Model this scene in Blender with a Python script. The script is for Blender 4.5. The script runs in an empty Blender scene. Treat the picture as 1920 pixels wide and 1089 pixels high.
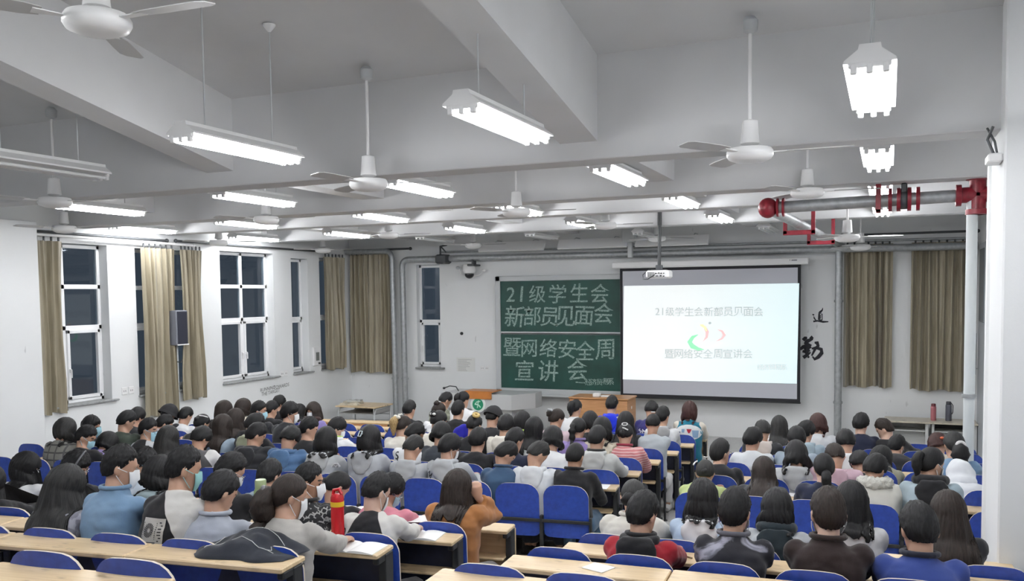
import bpy, math, random
import numpy as np
from mathutils import Vector, Matrix, noise
from mathutils.bvhtree import BVHTree

# ------------------------------------------------------------------ camera, world, exposure
SC = bpy.context.scene
COL = SC.collection
FPX, PCX, PCY = 1665.0, 960.0, 645.0          # focal length and principal point for a 1920x1089 frame
YAW, PIT, ROL = 0.40154681, -0.05632468, 0.01213087
EYE = 2.83                                     # camera height over the front floor
def _cam_axes():
    cy, sy, cp, sp, cr, sr = math.cos(YAW), math.sin(YAW), math.cos(PIT), math.sin(PIT), math.cos(ROL), math.sin(ROL)
    f = np.array([-sy*cp, cy*cp, sp]); r = np.array([cy, sy, 0.0]); d = -np.cross(r, f)
    return np.array([cr*r+sr*d, -sr*r+cr*d, f])
RC = _cam_axes()
cam_d = bpy.data.cameras.new('camera'); cam = bpy.data.objects.new('camera', cam_d); COL.objects.link(cam)
cam_d.sensor_fit = 'HORIZONTAL'; cam_d.sensor_width = 36.0; cam_d.lens = FPX/1920*36.0
cam_d.shift_y = (PCY-544.5)/1920.0; cam_d.clip_start = 0.05; cam_d.clip_end = 200
cam.matrix_world = Matrix(((RC[0][0], -RC[1][0], -RC[2][0], 0), (RC[0][1], -RC[1][1], -RC[2][1], 0), (RC[0][2], -RC[1][2], -RC[2][2], EYE), (0, 0, 0, 1)))
SC.camera = cam
wd = bpy.data.worlds.new('night'); SC.world = wd; wd.use_nodes = True
wd.node_tree.nodes['Background'].inputs[0].default_value = (0.085, 0.098, 0.12, 1)
wd.node_tree.nodes['Background'].inputs[1].default_value = 1.0
SC.view_settings.view_transform = 'Standard'; SC.view_settings.look = 'None'
SC.view_settings.exposure = 0.0; SC.view_settings.gamma = 1.0
SC.view_settings.use_curve_mapping = False
SC.cycles.use_denoising = True; SC.cycles.max_bounces = 8; SC.cycles.diffuse_bounces = 5; SC.cycles.sample_clamp_indirect = 8.0
TUBE_POWER = 62.0

# All coordinates below are measured from the camera's eye (z = 0 at eye height); every top-level
# object is raised by EYE at the end so that the front floor lies at z = 0.
def ray(px, py):
    return RC.T @ np.array([(px-PCX)/FPX, (py-PCY)/FPX, 1.0])
def at(px, py, axis, val):
    r = ray(px, py); return Vector(r*(val/r['xyz'.index(axis)]))
rnd = random.Random(7)

# ------------------------------------------------------------------ materials
MATS = {}
def nodes_of(name):
    m = bpy.data.materials.new(name); m.use_nodes = True
    nt = m.node_tree; b = nt.nodes['Principled BSDF']
    return m, nt, b
def N(nt, t, **kw):
    n = nt.nodes.new(t)
    for k, v in kw.items():
        if k in n.inputs: n.inputs[k].default_value = v
        else: setattr(n, k, v)
    return n
def coords(nt, scale=(1, 1, 1), kind='Object'):
    tc = nt.nodes.new('ShaderNodeTexCoord'); mp = nt.nodes.new('ShaderNodeMapping'); mp.inputs['Scale'].default_value = scale
    nt.links.new(tc.outputs[kind], mp.inputs['Vector']); return mp.outputs['Vector']
def mixcol(nt, fac, a, b):
    m = nt.nodes.new('ShaderNodeMix'); m.data_type = 'RGBA'
    nt.links.new(fac, m.inputs[0])
    for i, c in ((6, a), (7, b)):
        if isinstance(c, tuple): m.inputs[i].default_value = (*c, 1)
        else: nt.links.new(c, m.inputs[i])
    return m.outputs[2]
def ramp(nt, fac, lo, hi):
    r = nt.nodes.new('ShaderNodeMapRange'); r.inputs[1].default_value = lo; r.inputs[2].default_value = hi
    nt.links.new(fac, r.inputs[0]); return r.outputs[0]
def bump(nt, b, h, s, dist=0.01):
    n = nt.nodes.new('ShaderNodeBump'); n.inputs['Strength'].default_value = s; n.inputs['Distance'].default_value = dist
    nt.links.new(h, n.inputs['Height']); nt.links.new(n.outputs[0], b.inputs['Normal'])
def plain(name, col, rough=0.5, metal=0.0, spec=0.5, noise_s=0, noise_a=0.0, bump_s=0.0, bscale=40, scale=(1, 1, 1), coat=0.0):
    if name in MATS: return MATS[name]
    m, nt, b = nodes_of(name)
    b.inputs['Base Color'].default_value = (*col, 1); b.inputs['Roughness'].default_value = rough
    b.inputs['Metallic'].default_value = metal; b.inputs['Specular IOR Level'].default_value = spec; b.inputs['Coat Weight'].default_value = coat
    if noise_s:
        n = N(nt, 'ShaderNodeTexNoise', Scale=noise_s, Detail=5.0); nt.links.new(coords(nt, scale), n.inputs['Vector'])
        d = tuple(max(0, c*(1-noise_a)) for c in col); u = tuple(min(1, c*(1+noise_a*.5)) for c in col)
        nt.links.new(mixcol(nt, ramp(nt, n.outputs[0], .3, .7), d, u), b.inputs['Base Color'])
    if bump_s:
        n = N(nt, 'ShaderNodeTexNoise', Scale=bscale, Detail=4.0); nt.links.new(coords(nt, scale), n.inputs['Vector'])
        bump(nt, b, n.outputs[0], bump_s)
    MATS[name] = m; return m
def emit(name, col, s):
    if name in MATS: return MATS[name]
    m, nt, b = nodes_of(name)
    b.inputs['Base Color'].default_value = (*col, 1); b.inputs['Emission Color'].default_value = (*col, 1); b.inputs['Emission Strength'].default_value = s
    b.inputs['Roughness'].default_value = .5
    MATS[name] = m; return m
def wood(name, a, c, axis_scale=(1.5, 30, 30), rough=0.35, stain=True):
    if name in MATS: return MATS[name]
    m, nt, b = nodes_of(name); v = coords(nt, axis_scale)
    n = N(nt, 'ShaderNodeTexNoise', Scale=1.6, Detail=6.0, Distortion=0.6); nt.links.new(v, n.inputs['Vector'])
    col = mixcol(nt, ramp(nt, n.outputs[0], .3, .7), a, c)
    if stain:
        s = N(nt, 'ShaderNodeTexNoise', Scale=7.0, Detail=4.0); nt.links.new(coords(nt, (1, 2, 1)), s.inputs['Vector'])
        col = mixcol(nt, ramp(nt, s.outputs[0], .58, .72), col, tuple(x*.62 for x in a))
    nt.links.new(col, b.inputs['Base Color']); b.inputs['Roughness'].default_value = rough
    bump(nt, b, n.outputs[0], .08); MATS[name] = m; return m
def wall_paint(name, col):
    if name in MATS: return MATS[name]
    m, nt, b = nodes_of(name); b.inputs['Roughness'].default_value = .75
    n = N(nt, 'ShaderNodeTexNoise', Scale=.9, Detail=8.0); nt.links.new(coords(nt), n.inputs['Vector'])
    c = mixcol(nt, ramp(nt, n.outputs[0], .35, .65), tuple(x*.95 for x in col), col)
    s = N(nt, 'ShaderNodeTexNoise', Scale=9.0, Detail=2.0); nt.links.new(coords(nt, (1, 1, .4)), s.inputs['Vector'])
    c = mixcol(nt, ramp(nt, s.outputs[0], .74, .80), c, tuple(x*.72 for x in col))
    nt.links.new(c, b.inputs['Base Color'])
    g = N(nt, 'ShaderNodeTexNoise', Scale=55.0, Detail=3.0); nt.links.new(coords(nt), g.inputs['Vector']); bump(nt, b, g.outputs[0], .08)
    MATS[name] = m; return m
WALL = wall_paint('white_wall_paint', (.78, .795, .80))
CEIL = plain('white_ceiling_paint', (.61, .615, .62), .85, noise_s=1.5, noise_a=.05, bump_s=.05)
FLOOR = plain('grey_terrazzo', (.46, .46, .45), .35, noise_s=60, noise_a=.25)
WOOD = wood('pale_beech_laminate', (.60, .44, .25), (.74, .58, .37))
WOOD2 = wood('brown_wood_veneer', (.40, .20, .085), (.50, .26, .12), (2, 2, 20), .4, False)
BLUE = plain('blue_seat_shell', (.019, .058, .34), .38, noise_s=25, noise_a=.25, bump_s=.03, bscale=180)
EDGE = plain('pale_ply_edge', (.62, .55, .45), .5)
NAVY = plain('dark_navy_panel', (.016, .022, .055), .5, noise_s=12, noise_a=.3)
BLACK = plain('black_steel', (.018, .02, .022), .45)
STEEL = plain('galvanised_steel', (.42, .44, .45), .45, .6, noise_s=15, noise_a=.2)
PIPEW = plain('white_painted_pipe', (.62, .66, .67), .4)
WHITE = plain('white_enamel', (.80, .80, .80), .35)
PVC = plain('white_pvc', (.84, .85, .86), .3)
RED = plain('red_enamel', (.24, .012, .025), .4, noise_s=20, noise_a=.3)
GREYP = plain('grey_painted_steel', (.50, .52, .53), .45)
DARKM = plain('dark_grey_metal', (.07, .075, .08), .5, .3)
STONE = plain('grey_stone', (.30, .31, .31), .5, noise_s=30, noise_a=.3)
PAPER = plain('white_paper', (.85, .85, .84), .8)
BLADE = plain('grey_white_blade', (.50, .50, .50), .5)
FROST = plain('frosted_white', (.86, .87, .87), .2)
TUBE = emit('lit_fluorescent_tube', (.97, .98, 1.0), TUBE_POWER)
TUBEOFF = plain('unlit_tube', (.75, .76, .76), .3)

# ------------------------------------------------------------------ mesh building
class MB:
    def __init__(s): s.v = []; s.f = []; s.m = []; s.uv = None
    def add(s, vs, fs, mi=0):
        o = len(s.v); s.v += [tuple(p) for p in vs]; s.f += [tuple(i+o for i in f) for f in fs]; s.m += [mi]*len(fs); return s
    def box(s, lo, hi, mi=0, M=None):
        (a, b, c), (d, e, f) = lo, hi
        vs = [(a, b, c), (d, b, c), (d, e, c), (a, e, c), (a, b, f), (d, b, f), (d, e, f), (a, e, f)]
        if M is not None: vs = [M @ Vector(v) for v in vs]
        return s.add(vs, [(0, 3, 2, 1), (4, 5, 6, 7), (0, 1, 5, 4), (1, 2, 6, 5), (2, 3, 7, 6), (3, 0, 4, 7)], mi)
    def bbox(s, lo, hi, r=.006, mi=0, M=None):      # box with chamfered vertical and horizontal edges
        (a, b, c), (d, e, f) = lo, hi
        r = min(r, (d-a)/2.01, (e-b)/2.01, (f-c)/2.01)
        rings = []
        for z, k in ((c, r), (c+r, 0), (f-r, 0), (f, r)):
            A, B, D, E2 = a+k, b+k, d-k, e-k; q = r
            rings.append([(A+q, B, z), (D-q, B, z), (D, B+q, z), (D, E2-q, z), (D-q, E2, z), (A+q, E2, z), (A, E2-q, z), (A, B+q, z)])
        if M is not None: rings = [[M @ Vector(p) for p in R] for R in rings]
        return s.loft(rings, mi)
    def loft(s, rings, mi=0, cap=True):
        n = len(rings[0]); vs = [p for R in rings for p in R]; fs = []
        for i in range(len(rings)-1):
            for j in range(n):
                fs.append((i*n+j, i*n+(j+1) % n, (i+1)*n+(j+1) % n, (i+1)*n+j))
        if cap:
            fs.append(tuple(range(n))[::-1]); fs.append(tuple((len(rings)-1)*n+j for j in range(n)))
        return s.add(vs, fs, mi)
    def tube(s, pts, rad, n=10, mi=0, flat=1.0, ref=None, cap=True):
        pts = [Vector(p) for p in pts]; k = len(pts)
        rad = [rad]*k if not hasattr(rad, '__len__') else rad
        rings = []; u = None
        for i, p in enumerate(pts):
            t = (pts[min(i+1, k-1)]-pts[max(i-1, 0)])
            t = t.normalized() if t.length > 1e-9 else Vector((0, 0, 1))
            if u is None:
                h = Vector(ref) if ref else (Vector((0, 0, 1)) if abs(t.z) < .9 else Vector((1, 0, 0)))
                u = (h - t*h.dot(t)).normalized()
            else:
                u = (u - t*u.dot(t))
                u = u.normalized() if u.length > 1e-6 else t.orthogonal().normalized()
            w = t.cross(u)
            rings.append([p + u*(rad[i]*math.cos(2*math.pi*j/n)) + w*(rad[i]*flat*math.sin(2*math.pi*j/n)) for j in range(n)])
        return s.loft(rings, mi, cap)
    def lathe(s, prof, n=16, c=(0, 0, 0), mi=0, M=None):
        c = Vector(c); rings = [[c+Vector((r*math.cos(2*math.pi*j/n), r*math.sin(2*math.pi*j/n), z)) for j in range(n)] for r, z in prof]
        if M is not None: rings = [[M @ p for p in R] for R in rings]
        return s.loft(rings, mi)
    def ell(s, c, r, nu=12, nv=8, mi=0, M=None):
        rings = []
        for i in range(nv+1):
            ph = math.pi*(i/nv); ph = min(max(ph, .06), math.pi-.06)
            R = [Vector((r[0]*math.sin(ph)*math.cos(2*math.pi*j/nu), r[1]*math.sin(ph)*math.sin(2*math.pi*j/nu), -r[2]*math.cos(ph))) for j in range(nu)]
            if M is not None: R = [M @ p for p in R]
            rings.append([p+Vector(c) for p in R])
        return s.loft(rings, mi)
    def prism(s, poly, axis, a, b, mi=0):            # 2-D outline pushed along an axis
        def P(p, t): return {'x': (t, p[0], p[1]), 'y': (p[0], t, p[1]), 'z': (p[0], p[1], t)}[axis]
        return s.loft([[P(p, a) for p in poly], [P(p, b) for p in poly]], mi)
    def mesh(s, name, mats):
        me = bpy.data.meshes.new(name); me.from_pydata(s.v, [], s.f)
        for m in mats: me.materials.append(m)
        me.polygons.foreach_set('material_index', s.m)
        return me
    def build(s, name, mats, parent=None, smooth=None, origin=None, recalc=True):
        mats = mats if isinstance(mats, (list, tuple)) else [mats]
        if origin is not None:
            o0 = Vector(origin); s.v = [tuple(Vector(p)-o0) for p in s.v]
        elif parent is not None and parent.get('world_built'):
            o0 = parent.location if parent.parent is None else Vector(parent['world_origin'])
            s.v = [tuple(Vector(p)-o0) for p in s.v]
        me = s.mesh(name, mats)
        if recalc:
            import bmesh
            bm = bmesh.new(); bm.from_mesh(me); bmesh.ops.recalc_face_normals(bm, faces=bm.faces); bm.to_mesh(me); bm.free()
        ob = link(name, me, parent)
        if origin is not None: ob.location = origin
        if smooth is not None: shade(me, smooth)
        if parent is not None and parent.get('world_built'):
            ob['world_built'] = 1; ob['world_origin'] = tuple(o0)
        return ob
def shade(me, angle=40):
    me.polygons.foreach_set('use_smooth', [True]*len(me.polygons))
    try: me.set_sharp_from_angle(angle=math.radians(angle))
    except Exception: pass
def link(name, data, parent=None):
    ob = bpy.data.objects.new(name, data); COL.objects.link(ob)
    if parent is not None: ob.parent = parent
    return ob
def tag(o, label, cat, group=None, kind=None):
    if label: o['label'] = label
    if cat: o['category'] = cat
    if group: o['group'] = group
    if kind: o['kind'] = kind
    return o
def thing(name, label, cat, loc=(0, 0, 0), rz=0.0, group=None, world=True):
    o = bpy.data.objects.new(name, None); COL.objects.link(o); o.location = loc; o.rotation_euler = (0, 0, rz); o.empty_display_size = .1
    if world: o['world_built'] = 1
    return tag(o, label, cat, group)
def struct(name, mb, mats, smooth=None, label=None):
    o = mb.build(name, mats, None, smooth); o['kind'] = 'structure'
    if label: o['label'] = label
    return o
def copy_tree(o, parent=None):
    kids = list(o.children)
    c = o.copy(); COL.objects.link(c); c.parent = parent
    for ch in kids: copy_tree(ch, c)
    return c
def text_mesh(body, size=1.0, bold=0.0, shear=0.0, align='CENTER'):
    cu = bpy.data.curves.new('lettering', 'FONT'); cu.body = body; cu.size = size; cu.align_x = align; cu.align_y = 'CENTER'; cu.shear = shear; cu.offset = bold; cu.resolution_u = 3
    ob = bpy.data.objects.new('lettering', cu); COL.objects.link(ob)
    dg = bpy.context.evaluated_depsgraph_get(); dg.update(); ev = ob.evaluated_get(dg); me = ev.to_mesh()
    vs = [tuple(v.co) for v in me.vertices]; fs = [tuple(p.vertices) for p in me.polygons]
    ev.to_mesh_clear(); bpy.data.objects.remove(ob); bpy.data.curves.remove(cu)
    if vs:
        xs = [v[0] for v in vs]; ys = [v[1] for v in vs]
        cx = (min(xs)+max(xs))/2 if align == 'CENTER' else 0; cy = (min(ys)+max(ys))/2
        vs = [(v[0]-cx, v[1]-cy, 0) for v in vs]
    return vs, fs
def rot2(t):
    t = math.radians(t); return Vector((math.cos(t), math.sin(t), 0)), Vector((-math.sin(t), math.cos(t), 0))
# ------------------------------------------------------------------ the room
XL, XR, YF, YB = -11.43, 1.45, 17.4, -3.2
SL = .199                                       # slope of the raked ceiling
def ceil_z(y): return 1.95 if y > 7.0 else 1.90+SL*(6.95-y)
FLZ = -EYE
PLAT = FLZ
# seating rows: y of the aisle-side end of each desk's far edge, desk-top height; the floor is .72 lower
ROWS = {'Z': (12.83, -2.105), 'A': (11.92, -2.045), 'B': (10.96, -1.985), 'C': (10.00, -1.925), 'D': (9.13, -1.89), 'E': (8.29, -1.862),
        'F': (6.51, -1.85), 'G': (5.57, -1.69), 'H': (4.61, -1.51), 'I': (3.73, -1.332), 'J': (2.83, -1.175)}
ORD = 'ZABCDEFGHIJ'
BLK = {'L': (-2.75, 6.4, 0.0), 'R': (-2.0, 3.0, .07)}      # aisle end x, rotation of the rows, y shift
DESK_H, DEPTH = .72, .235
def row_frame(side, row):
    x0, th, dy = BLK[side]; y, z = ROWS[row]; d, n = rot2(th); x0 *= .87 if row in 'ZABCDE' else 1
    return Vector((x0, y+dy, z-DESK_H))-n*DEPTH, d, n, th

def wall(name, axis, val, out, u0, u1, z0, z1, holes, mat):
    """A wall with rectangular openings; its room face lies in the plane axis = val and it is .3 thick towards out."""
    mb = MB(); a, b = sorted((val, val+out*.3))
    def bx(ua, ub, za, zb):
        if ub-ua < 1e-4 or zb-za < 1e-4: return
        if axis == 'x': mb.box((a, ua, za), (b, ub, zb))
        else: mb.box((ua, a, za), (ub, b, zb))
    u = u0
    for (h0, h1, hz0, hz1) in sorted(holes):
        bx(u, h0, z0, z1); bx(h0, h1, z0, hz0); bx(h0, h1, hz1, z1); u = h1
    bx(u, u1, z0, z1)
    return struct(name, mb, mat)
LW = [(9.1, 10.52, -1.62, .85), (11.08, 12.5, -1.62, .83), (13.1, 14.65, -1.62, .87), (15.23, 15.8, -1.62, .80), (16.22, 16.95, -1.62, .84), (5.2, 6.7, -1.5, .9)]
wall('wall_left', 'x', XL, -1, YB-.3, YF+.3, FLZ-.2, 4.3, LW, WALL)
wall('wall_front', 'y', YF, 1, XL, XR, FLZ-.2, 2.3, [(-9.68, -9.1, -1.62, .67), (-.55, -.1, -1.7, .7), (.55, 1.2, -1.7, .7)], WALL)
wall('wall_right', 'x', XR, 1, YB-.3, YF+.3, FLZ-.2, 4.3, [], WALL)
wall('wall_back', 'y', YB, -1, XL, XR, FLZ-.2, 4.3, [], WALL)

# floor: flat front, then terraces that follow the rows
mb = MB()
def strip(ya, yb, z):        # a slab between two row lines; each row line bends at the aisle
    def line(y): return [(XL, y+(XL+2.4)*math.tan(math.radians(6.4))), (-2.4, y), (XR, y+(XR+2.4)*math.tan(math.radians(3.0)))]
    A, B = line(ya), line(yb)
    for k in (0, 1):
        poly = [(A[k][0], A[k][1]), (A[k+1][0], A[k+1][1]), (B[k+1][0], B[k+1][1]), (B[k][0], B[k][1])]
        poly = [(x, min(YF, max(YB, y))) for x, y in poly]
        mb.prism(poly, 'z', FLZ-.2, z)
prev = 20.0
for i, r in enumerate(ORD):
    y, z = ROWS[r]
    edge = (ROWS[ORD[i+1]][0] if i+1 < len(ORD) else y-.92)+.01
    strip(edge, prev, max(z-DESK_H, FLZ)); prev = edge
z = ROWS['J'][1]-DESK_H
for k in range(6):
    z += .165; strip(prev-.92 if k < 5 else -6, prev, z); prev -= .92
struct('floor', mb, FLOOR)

# ceiling, cross beams and long beams
mb = MB(); mb.box((XL, 6.9, 1.95), (XR, YF, 2.15))
yb = YB; mb.prism([(7.0, 1.90), (YB, ceil_z(YB)), (YB, ceil_z(YB)+.3), (7.0, 2.2)], 'x', XL, XR)
struct('ceiling', mb, CEIL)
for k, (y0, y1) in enumerate(((6.95, 7.28), (9.74, 10.10), (11.62, 11.92), (14.32, 14.60))):
    mb = MB(); mb.bbox((XL, y0, 1.08), (XR, y1, 1.97), .008); struct('ceiling_beam', mb, CEIL)
for xc in (-2.34, -6.02, -9.8):
    mb = MB(); mb.prism([(6.97, 1.22), (YB, 1.22+SL*(6.97-YB)), (YB, ceil_z(YB)+.1), (6.97, 1.95)], 'x', xc-.16, xc+.16); struct('ceiling_beam', mb, CEIL)
    for (a, b) in ((7.27, 9.75), (10.09, 11.63), (11.91, 14.33), (14.59, YF)):
        mb = MB(); mb.box((xc-.16, a, 1.22), (xc+.16, b, 1.97)); struct('ceiling_beam', mb, CEIL)

# piers: the broad column beside the camera's side of the hall and the window-wall pier
mb = MB(); mb.bbox((.69, 6.70, FLZ-.1), (XR+.05, 7.5, 1.99), .012); struct('column_right', mb, WALL)
mb = MB(); mb.bbox((.672, 7.48, FLZ-.1), (XR+.05, 7.62, .93), .02); struct('trim_pipe_casing', mb, WALL)
mb = MB(); mb.bbox((XL-.05, 8.05, FLZ-.1), (-11.02, 8.95, 1.1), .012); struct('column_left', mb, WALL)

# ------------------------------------------------------------------ windows
def glass_mat():
    m = bpy.data.materials.new('night_window_glass'); m.use_nodes = True; nt = m.node_tree
    for n in list(nt.nodes): nt.nodes.remove(n)
    o = N(nt, 'ShaderNodeOutputMaterial'); g = N(nt, 'ShaderNodeBsdfGlossy', Roughness=.03); t = N(nt, 'ShaderNodeBsdfTransparent')
    t.inputs[0].default_value = (.62, .68, .72, 1); g.inputs[0].default_value = (.9, .93, .96, 1)
    f = N(nt, 'ShaderNodeFresnel', IOR=1.5); mx = N(nt, 'ShaderNodeMixShader')
    gm = nt.nodes.new('ShaderNodeNewGeometry'); mu = nt.nodes.new('ShaderNodeMath'); mu.operation = 'SUBTRACT'; mu.use_clamp = True; nt.links.new(f.outputs[0], mu.inputs[0]); nt.links.new(gm.outputs['Backfacing'], mu.inputs[1]); nt.links.new(mu.outputs[0], mx.inputs[0]); nt.links.new(t.outputs[0], mx.inputs[1]); nt.links.new(g.outputs[0], mx.inputs[2]); nt.links.new(mx.outputs[0], o.inputs[0])
    return m
GLASS = glass_mat()
def window(idx, axis, val, u0, u1, z0, z1, cols, rows, handle=True, sill=True):
    """White casement window. cols: mullion fractions; rows: transom fractions from the bottom."""
    def P(u, w, z): return (val+w, u, z) if axis == 'x' else (u, val-w, z)
    def bx(m, ua, ub, wa, wb, za, zb):
        p, q = P(ua, wa, za), P(ub, wb, zb); m.bbox(tuple(map(min, p, q)), tuple(map(max, p, q)), .005)
    fr = MB(); t = .055
    bx(fr, u0, u0+t, 0, .07, z0, z1); bx(fr, u1-t, u1, 0, .07, z0, z1); bx(fr, u0, u1, 0, .07, z0, z0+t); bx(fr, u0, u1, 0, .07, z1-t, z1)
    us = [u0+t]; zs = [z0+t]
    for c in cols:
        u = u0+(u1-u0)*c; bx(fr, u-.035, u+.035, 0, .07, z0, z1); us += [u-.035, u+.035]
    for c in rows:
        z = z0+(z1-z0)*c; bx(fr, u0, u1, 0, .07, z-.035, z+.035); zs += [z-.035, z+.035]
    us.append(u1-t); zs.append(z1-t)
    root = struct('window_%d' % idx, fr, PVC)
    for i in range(0, len(us), 2):
        for j in range(0, len(zs), 2):
            a, b, c, e = us[i], us[i+1], zs[j], zs[j+1]
            if j == 0 and rows:                 # opening sash in the bottom row
                sm = MB(); s = .05
                bx(sm, a, a+s, .03, .095, c, e); bx(sm, b-s, b, .03, .095, c, e); bx(sm, a, b, .03, .095, c, c+s); bx(sm, a, b, .03, .095, e-s, e)
                so = sm.build('sash', PVC, root)
                if handle:
                    hm = MB(); hu = b-.025 if i == 0 and len(us) > 2 else a+.025; hz = c+(e-c)*.42
                    bx(hm, hu-.012, hu+.012, .095, .12, hz-.03, hz+.03); bx(hm, hu-.009, hu+.009, .12, .14, hz-.11, hz+.02)
                    hm.build('handle', WHITE, so)
                a, b, c, e = a+s, b-s, c+s, e-s
            g = MB(); p, q = P(a-.005, .035, c-.005), P(b+.005, .041, e+.005); g.box(tuple(map(min, p, q)), tuple(map(max, p, q))); g.build('pane', GLASS, root)
    if sill:
        sm = MB(); p, q = P(u0-.02, .0, z0-.03), P(u1+.10, .30, z0); sm.bbox(tuple(map(min, p, q)), tuple(map(max, p, q)), .008); sm.build('sill', STONE, root)
    return root
wx = XL-.24
window(1, 'x', wx, 9.1, 10.52, -1.6, .84, (.5,), (.475, .735))
window(2, 'x', wx, 11.08, 12.5, -1.6, .82, (.5,), (.475, .735))
window(3, 'x', wx, 13.1, 14.65, -1.6, .86, (.5,), (.475, .735))
window(4, 'x', wx, 15.23, 15.8, -1.6, .79, (), (.475,))
window(5, 'x', wx, 16.22, 16.95, -1.6, .83, (), (.475,))
window(6, 'y', YF+.2, -9.68, -9.1, -1.6, .66, (), (.45,))
window(7, 'y', YF+.2, -.55, -.1, -1.68, .69, (), (.475,), False, False)
window(8, 'y', YF+.2, .55, 1.2, -1.68, .69, (.5,), (.475,), False, False)
window(9, 'x', wx, 5.2, 6.7, -1.48, .89, (.5,), (.475, .735))

# grey door with a glazed top beside the front corner of the right-hand wall
dm = MB(); dm.bbox((XR-.05, 15.9, PLAT), (XR+.02, 16.95, .75), .01)
door = struct('door_1', dm, plain('grey_door_paint', (.42, .45, .48), .4))
m = MB(); m.bbox((XR-.055, 16.0, -.55), (XR-.045, 16.85, .65), .004); m.build('pane', plain('grey_frosted_glass', (.22, .25, .28), .25), door)
m = MB(); m.tube([(XR-.1, 16.75, -1.45), (XR-.1, 16.75, -.75)], .015); m.tube([(XR-.1, 16.75, -1.35), (XR-.04, 16.75, -1.35)], .01); m.build('handle', STEEL, door)

# ------------------------------------------------------------------ curtains
def curtain_mat():
    m, nt, b = nodes_of('khaki_curtain'); b.inputs['Roughness'].default_value = .42; b.inputs['Sheen Weight'].default_value = .3
    n = N(nt, 'ShaderNodeTexNoise', Scale=3.0, Detail=3.0); nt.links.new(coords(nt, (6, 6, .5)), n.inputs['Vector'])
    nt.links.new(mixcol(nt, ramp(nt, n.outputs[0], .35, .65), (.245, .212, .145), (.34, .30, .215)), b.inputs['Base Color'])
    g = N(nt, 'ShaderNodeTexNoise', Scale=160.0); nt.links.new(coords(nt), g.inputs['Vector']); bump(nt, b, g.outputs[0], .06)
    return m
CURT = curtain_mat()
def curtain(label, axis, val, u0, u1, z0, z1, pleats, seed, amp=.05, gather=0.0, inward=1):
    r = random.Random(seed); NU, NZ = max(60, pleats*12), 26
    ph = [r.uniform(0, 6.28) for _ in range(6)]
    o = Vector((val, (u0+u1)/2, z1)) if axis == 'x' else Vector(((u0+u1)/2, val, z1))
    root = thing('curtain', label, 'curtain', o)
    def pt(i, j, side):
        f = i/NU; g = j/NZ; z = z1+(z0-z1)*g
        wob = .35*math.sin(2*math.pi*f*1.7+ph[0])+.22*math.sin(2*math.pi*f*3.1+ph[1]+g*.8)
        s = math.sin(2*math.pi*(pleats*f+.25*wob)+ .5*math.sin(g*2.2+ph[2])*f); s = (s+.22*math.sin(2*math.pi*pleats*f*2+ph[2]))*.95
        a = 1.45*amp*(.6+.4*g)*(.75+.35*math.sin(ph[3]+f*9))
        u = u0+(u1-u0)*f
        mid = (u0+u1)/2; u = mid+(u-mid)*(1-gather*math.sin(math.pi*min(1, g*1.25))*.6) + .03*math.sin(2*math.pi*f*2+ph[4])*g
        w = a*s*(1 if abs(s) > .2 else .95) + .02*math.sin(g*5+ph[5]+f*4)*g + side*.004
        zz = z + (.02*math.sin(f*14+ph[1]) if j == NZ else 0)
        return (val+inward*w, u, zz) if axis == 'x' else (u, val-inward*w, zz)
    vs = [pt(i, j, s) for s in (-1, 1) for j in range(NZ+1) for i in range(NU+1)]; fs = []
    K = (NU+1)*(NZ+1); q = lambda s, i, j: s*K+j*(NU+1)+i
    for j in range(NZ):
        for i in range(NU):
            fs.append((q(1, i, j), q(1, i+1, j), q(1, i+1, j+1), q(1, i, j+1))); fs.append((q(0, i, j), q(0, i, j+1), q(0, i+1, j+1), q(0, i+1, j)))
    for j in range(NZ):
        fs.append((q(0, 0, j), q(1, 0, j), q(1, 0, j+1), q(0, 0, j+1))); fs.append((q(0, NU, j), q(0, NU, j+1), q(1, NU, j+1), q(1, NU, j)))
    for i in range(NU):
        fs.append((q(0, i, NZ), q(1, i, NZ), q(1, i+1, NZ), q(0, i+1, NZ))); fs.append((q(0, i, 0), q(0, i+1, 0), q(1, i+1, 0), q(1, i, 0)))
    MB().add(vs, fs).build('drape', CURT, root, 80)
    h = MB(); hw = (u1-u0)
    for k in range(max(3, pleats)):
        u = u0+hw*(k+.5)/max(3, pleats)
        p = (val, u, z1+.02) if axis == 'x' else (u, val, z1+.02)
        h.lathe([(.012, -.03), (.016, -.01), (.016, .03), (.01, .05)], 8, p)
    h.build('curtain_hook', DARKM, root)
    return root
curtain('narrow khaki curtain hanging beside the white window-wall pier', 'x', XL+.09, 9.0, 9.62, -1.68, .86, 5, 1, .045, .25)
curtain('khaki curtain at the far side of the black wall speaker, wide and flat', 'x', XL+.10, 11.12, 11.86, -1.98, .84, 6, 2, .05, .1)
curtain('khaki curtain bunched behind the black wall speaker, right of it', 'x', XL+.10, 11.98, 12.52, -1.78, .84, 6, 3, .06, .2)
curtain('crumpled khaki curtain over the last window before the front corner', 'x', XL+.10, 16.25, 17.05, -1.62, .86, 6, 4, .06, .2)
curtain('wide pleated khaki curtain in the front corner beside two grey pipes', 'y', YF-.09, -11.36, -10.22, -1.74, .93, 9, 5, .05)
curtain('khaki front curtain beside the projection screen and the vertical pipe', 'y', YF-.09, -.76, .06, -1.76, .82, 7, 6, .055)
curtain('khaki front curtain above the two water bottles, nearest the white riser pipe', 'y', YF-.09, .36, 1.36, -1.79, .82, 8, 7, .055)
def rod(label, pts, r, mat, name='curtain_rod'):
    o = thing(name, label, 'curtain rod', pts[0]); m = MB(); m.tube(pts, r, 10); m.build('pole', mat, o, 40)
    b = MB()
    for p in (pts[0], pts[-1]): b.ell(p, (r*1.7, r*1.7, r*1.7), 10, 6)
    b.build('finial', mat, o, 40); return o
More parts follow.
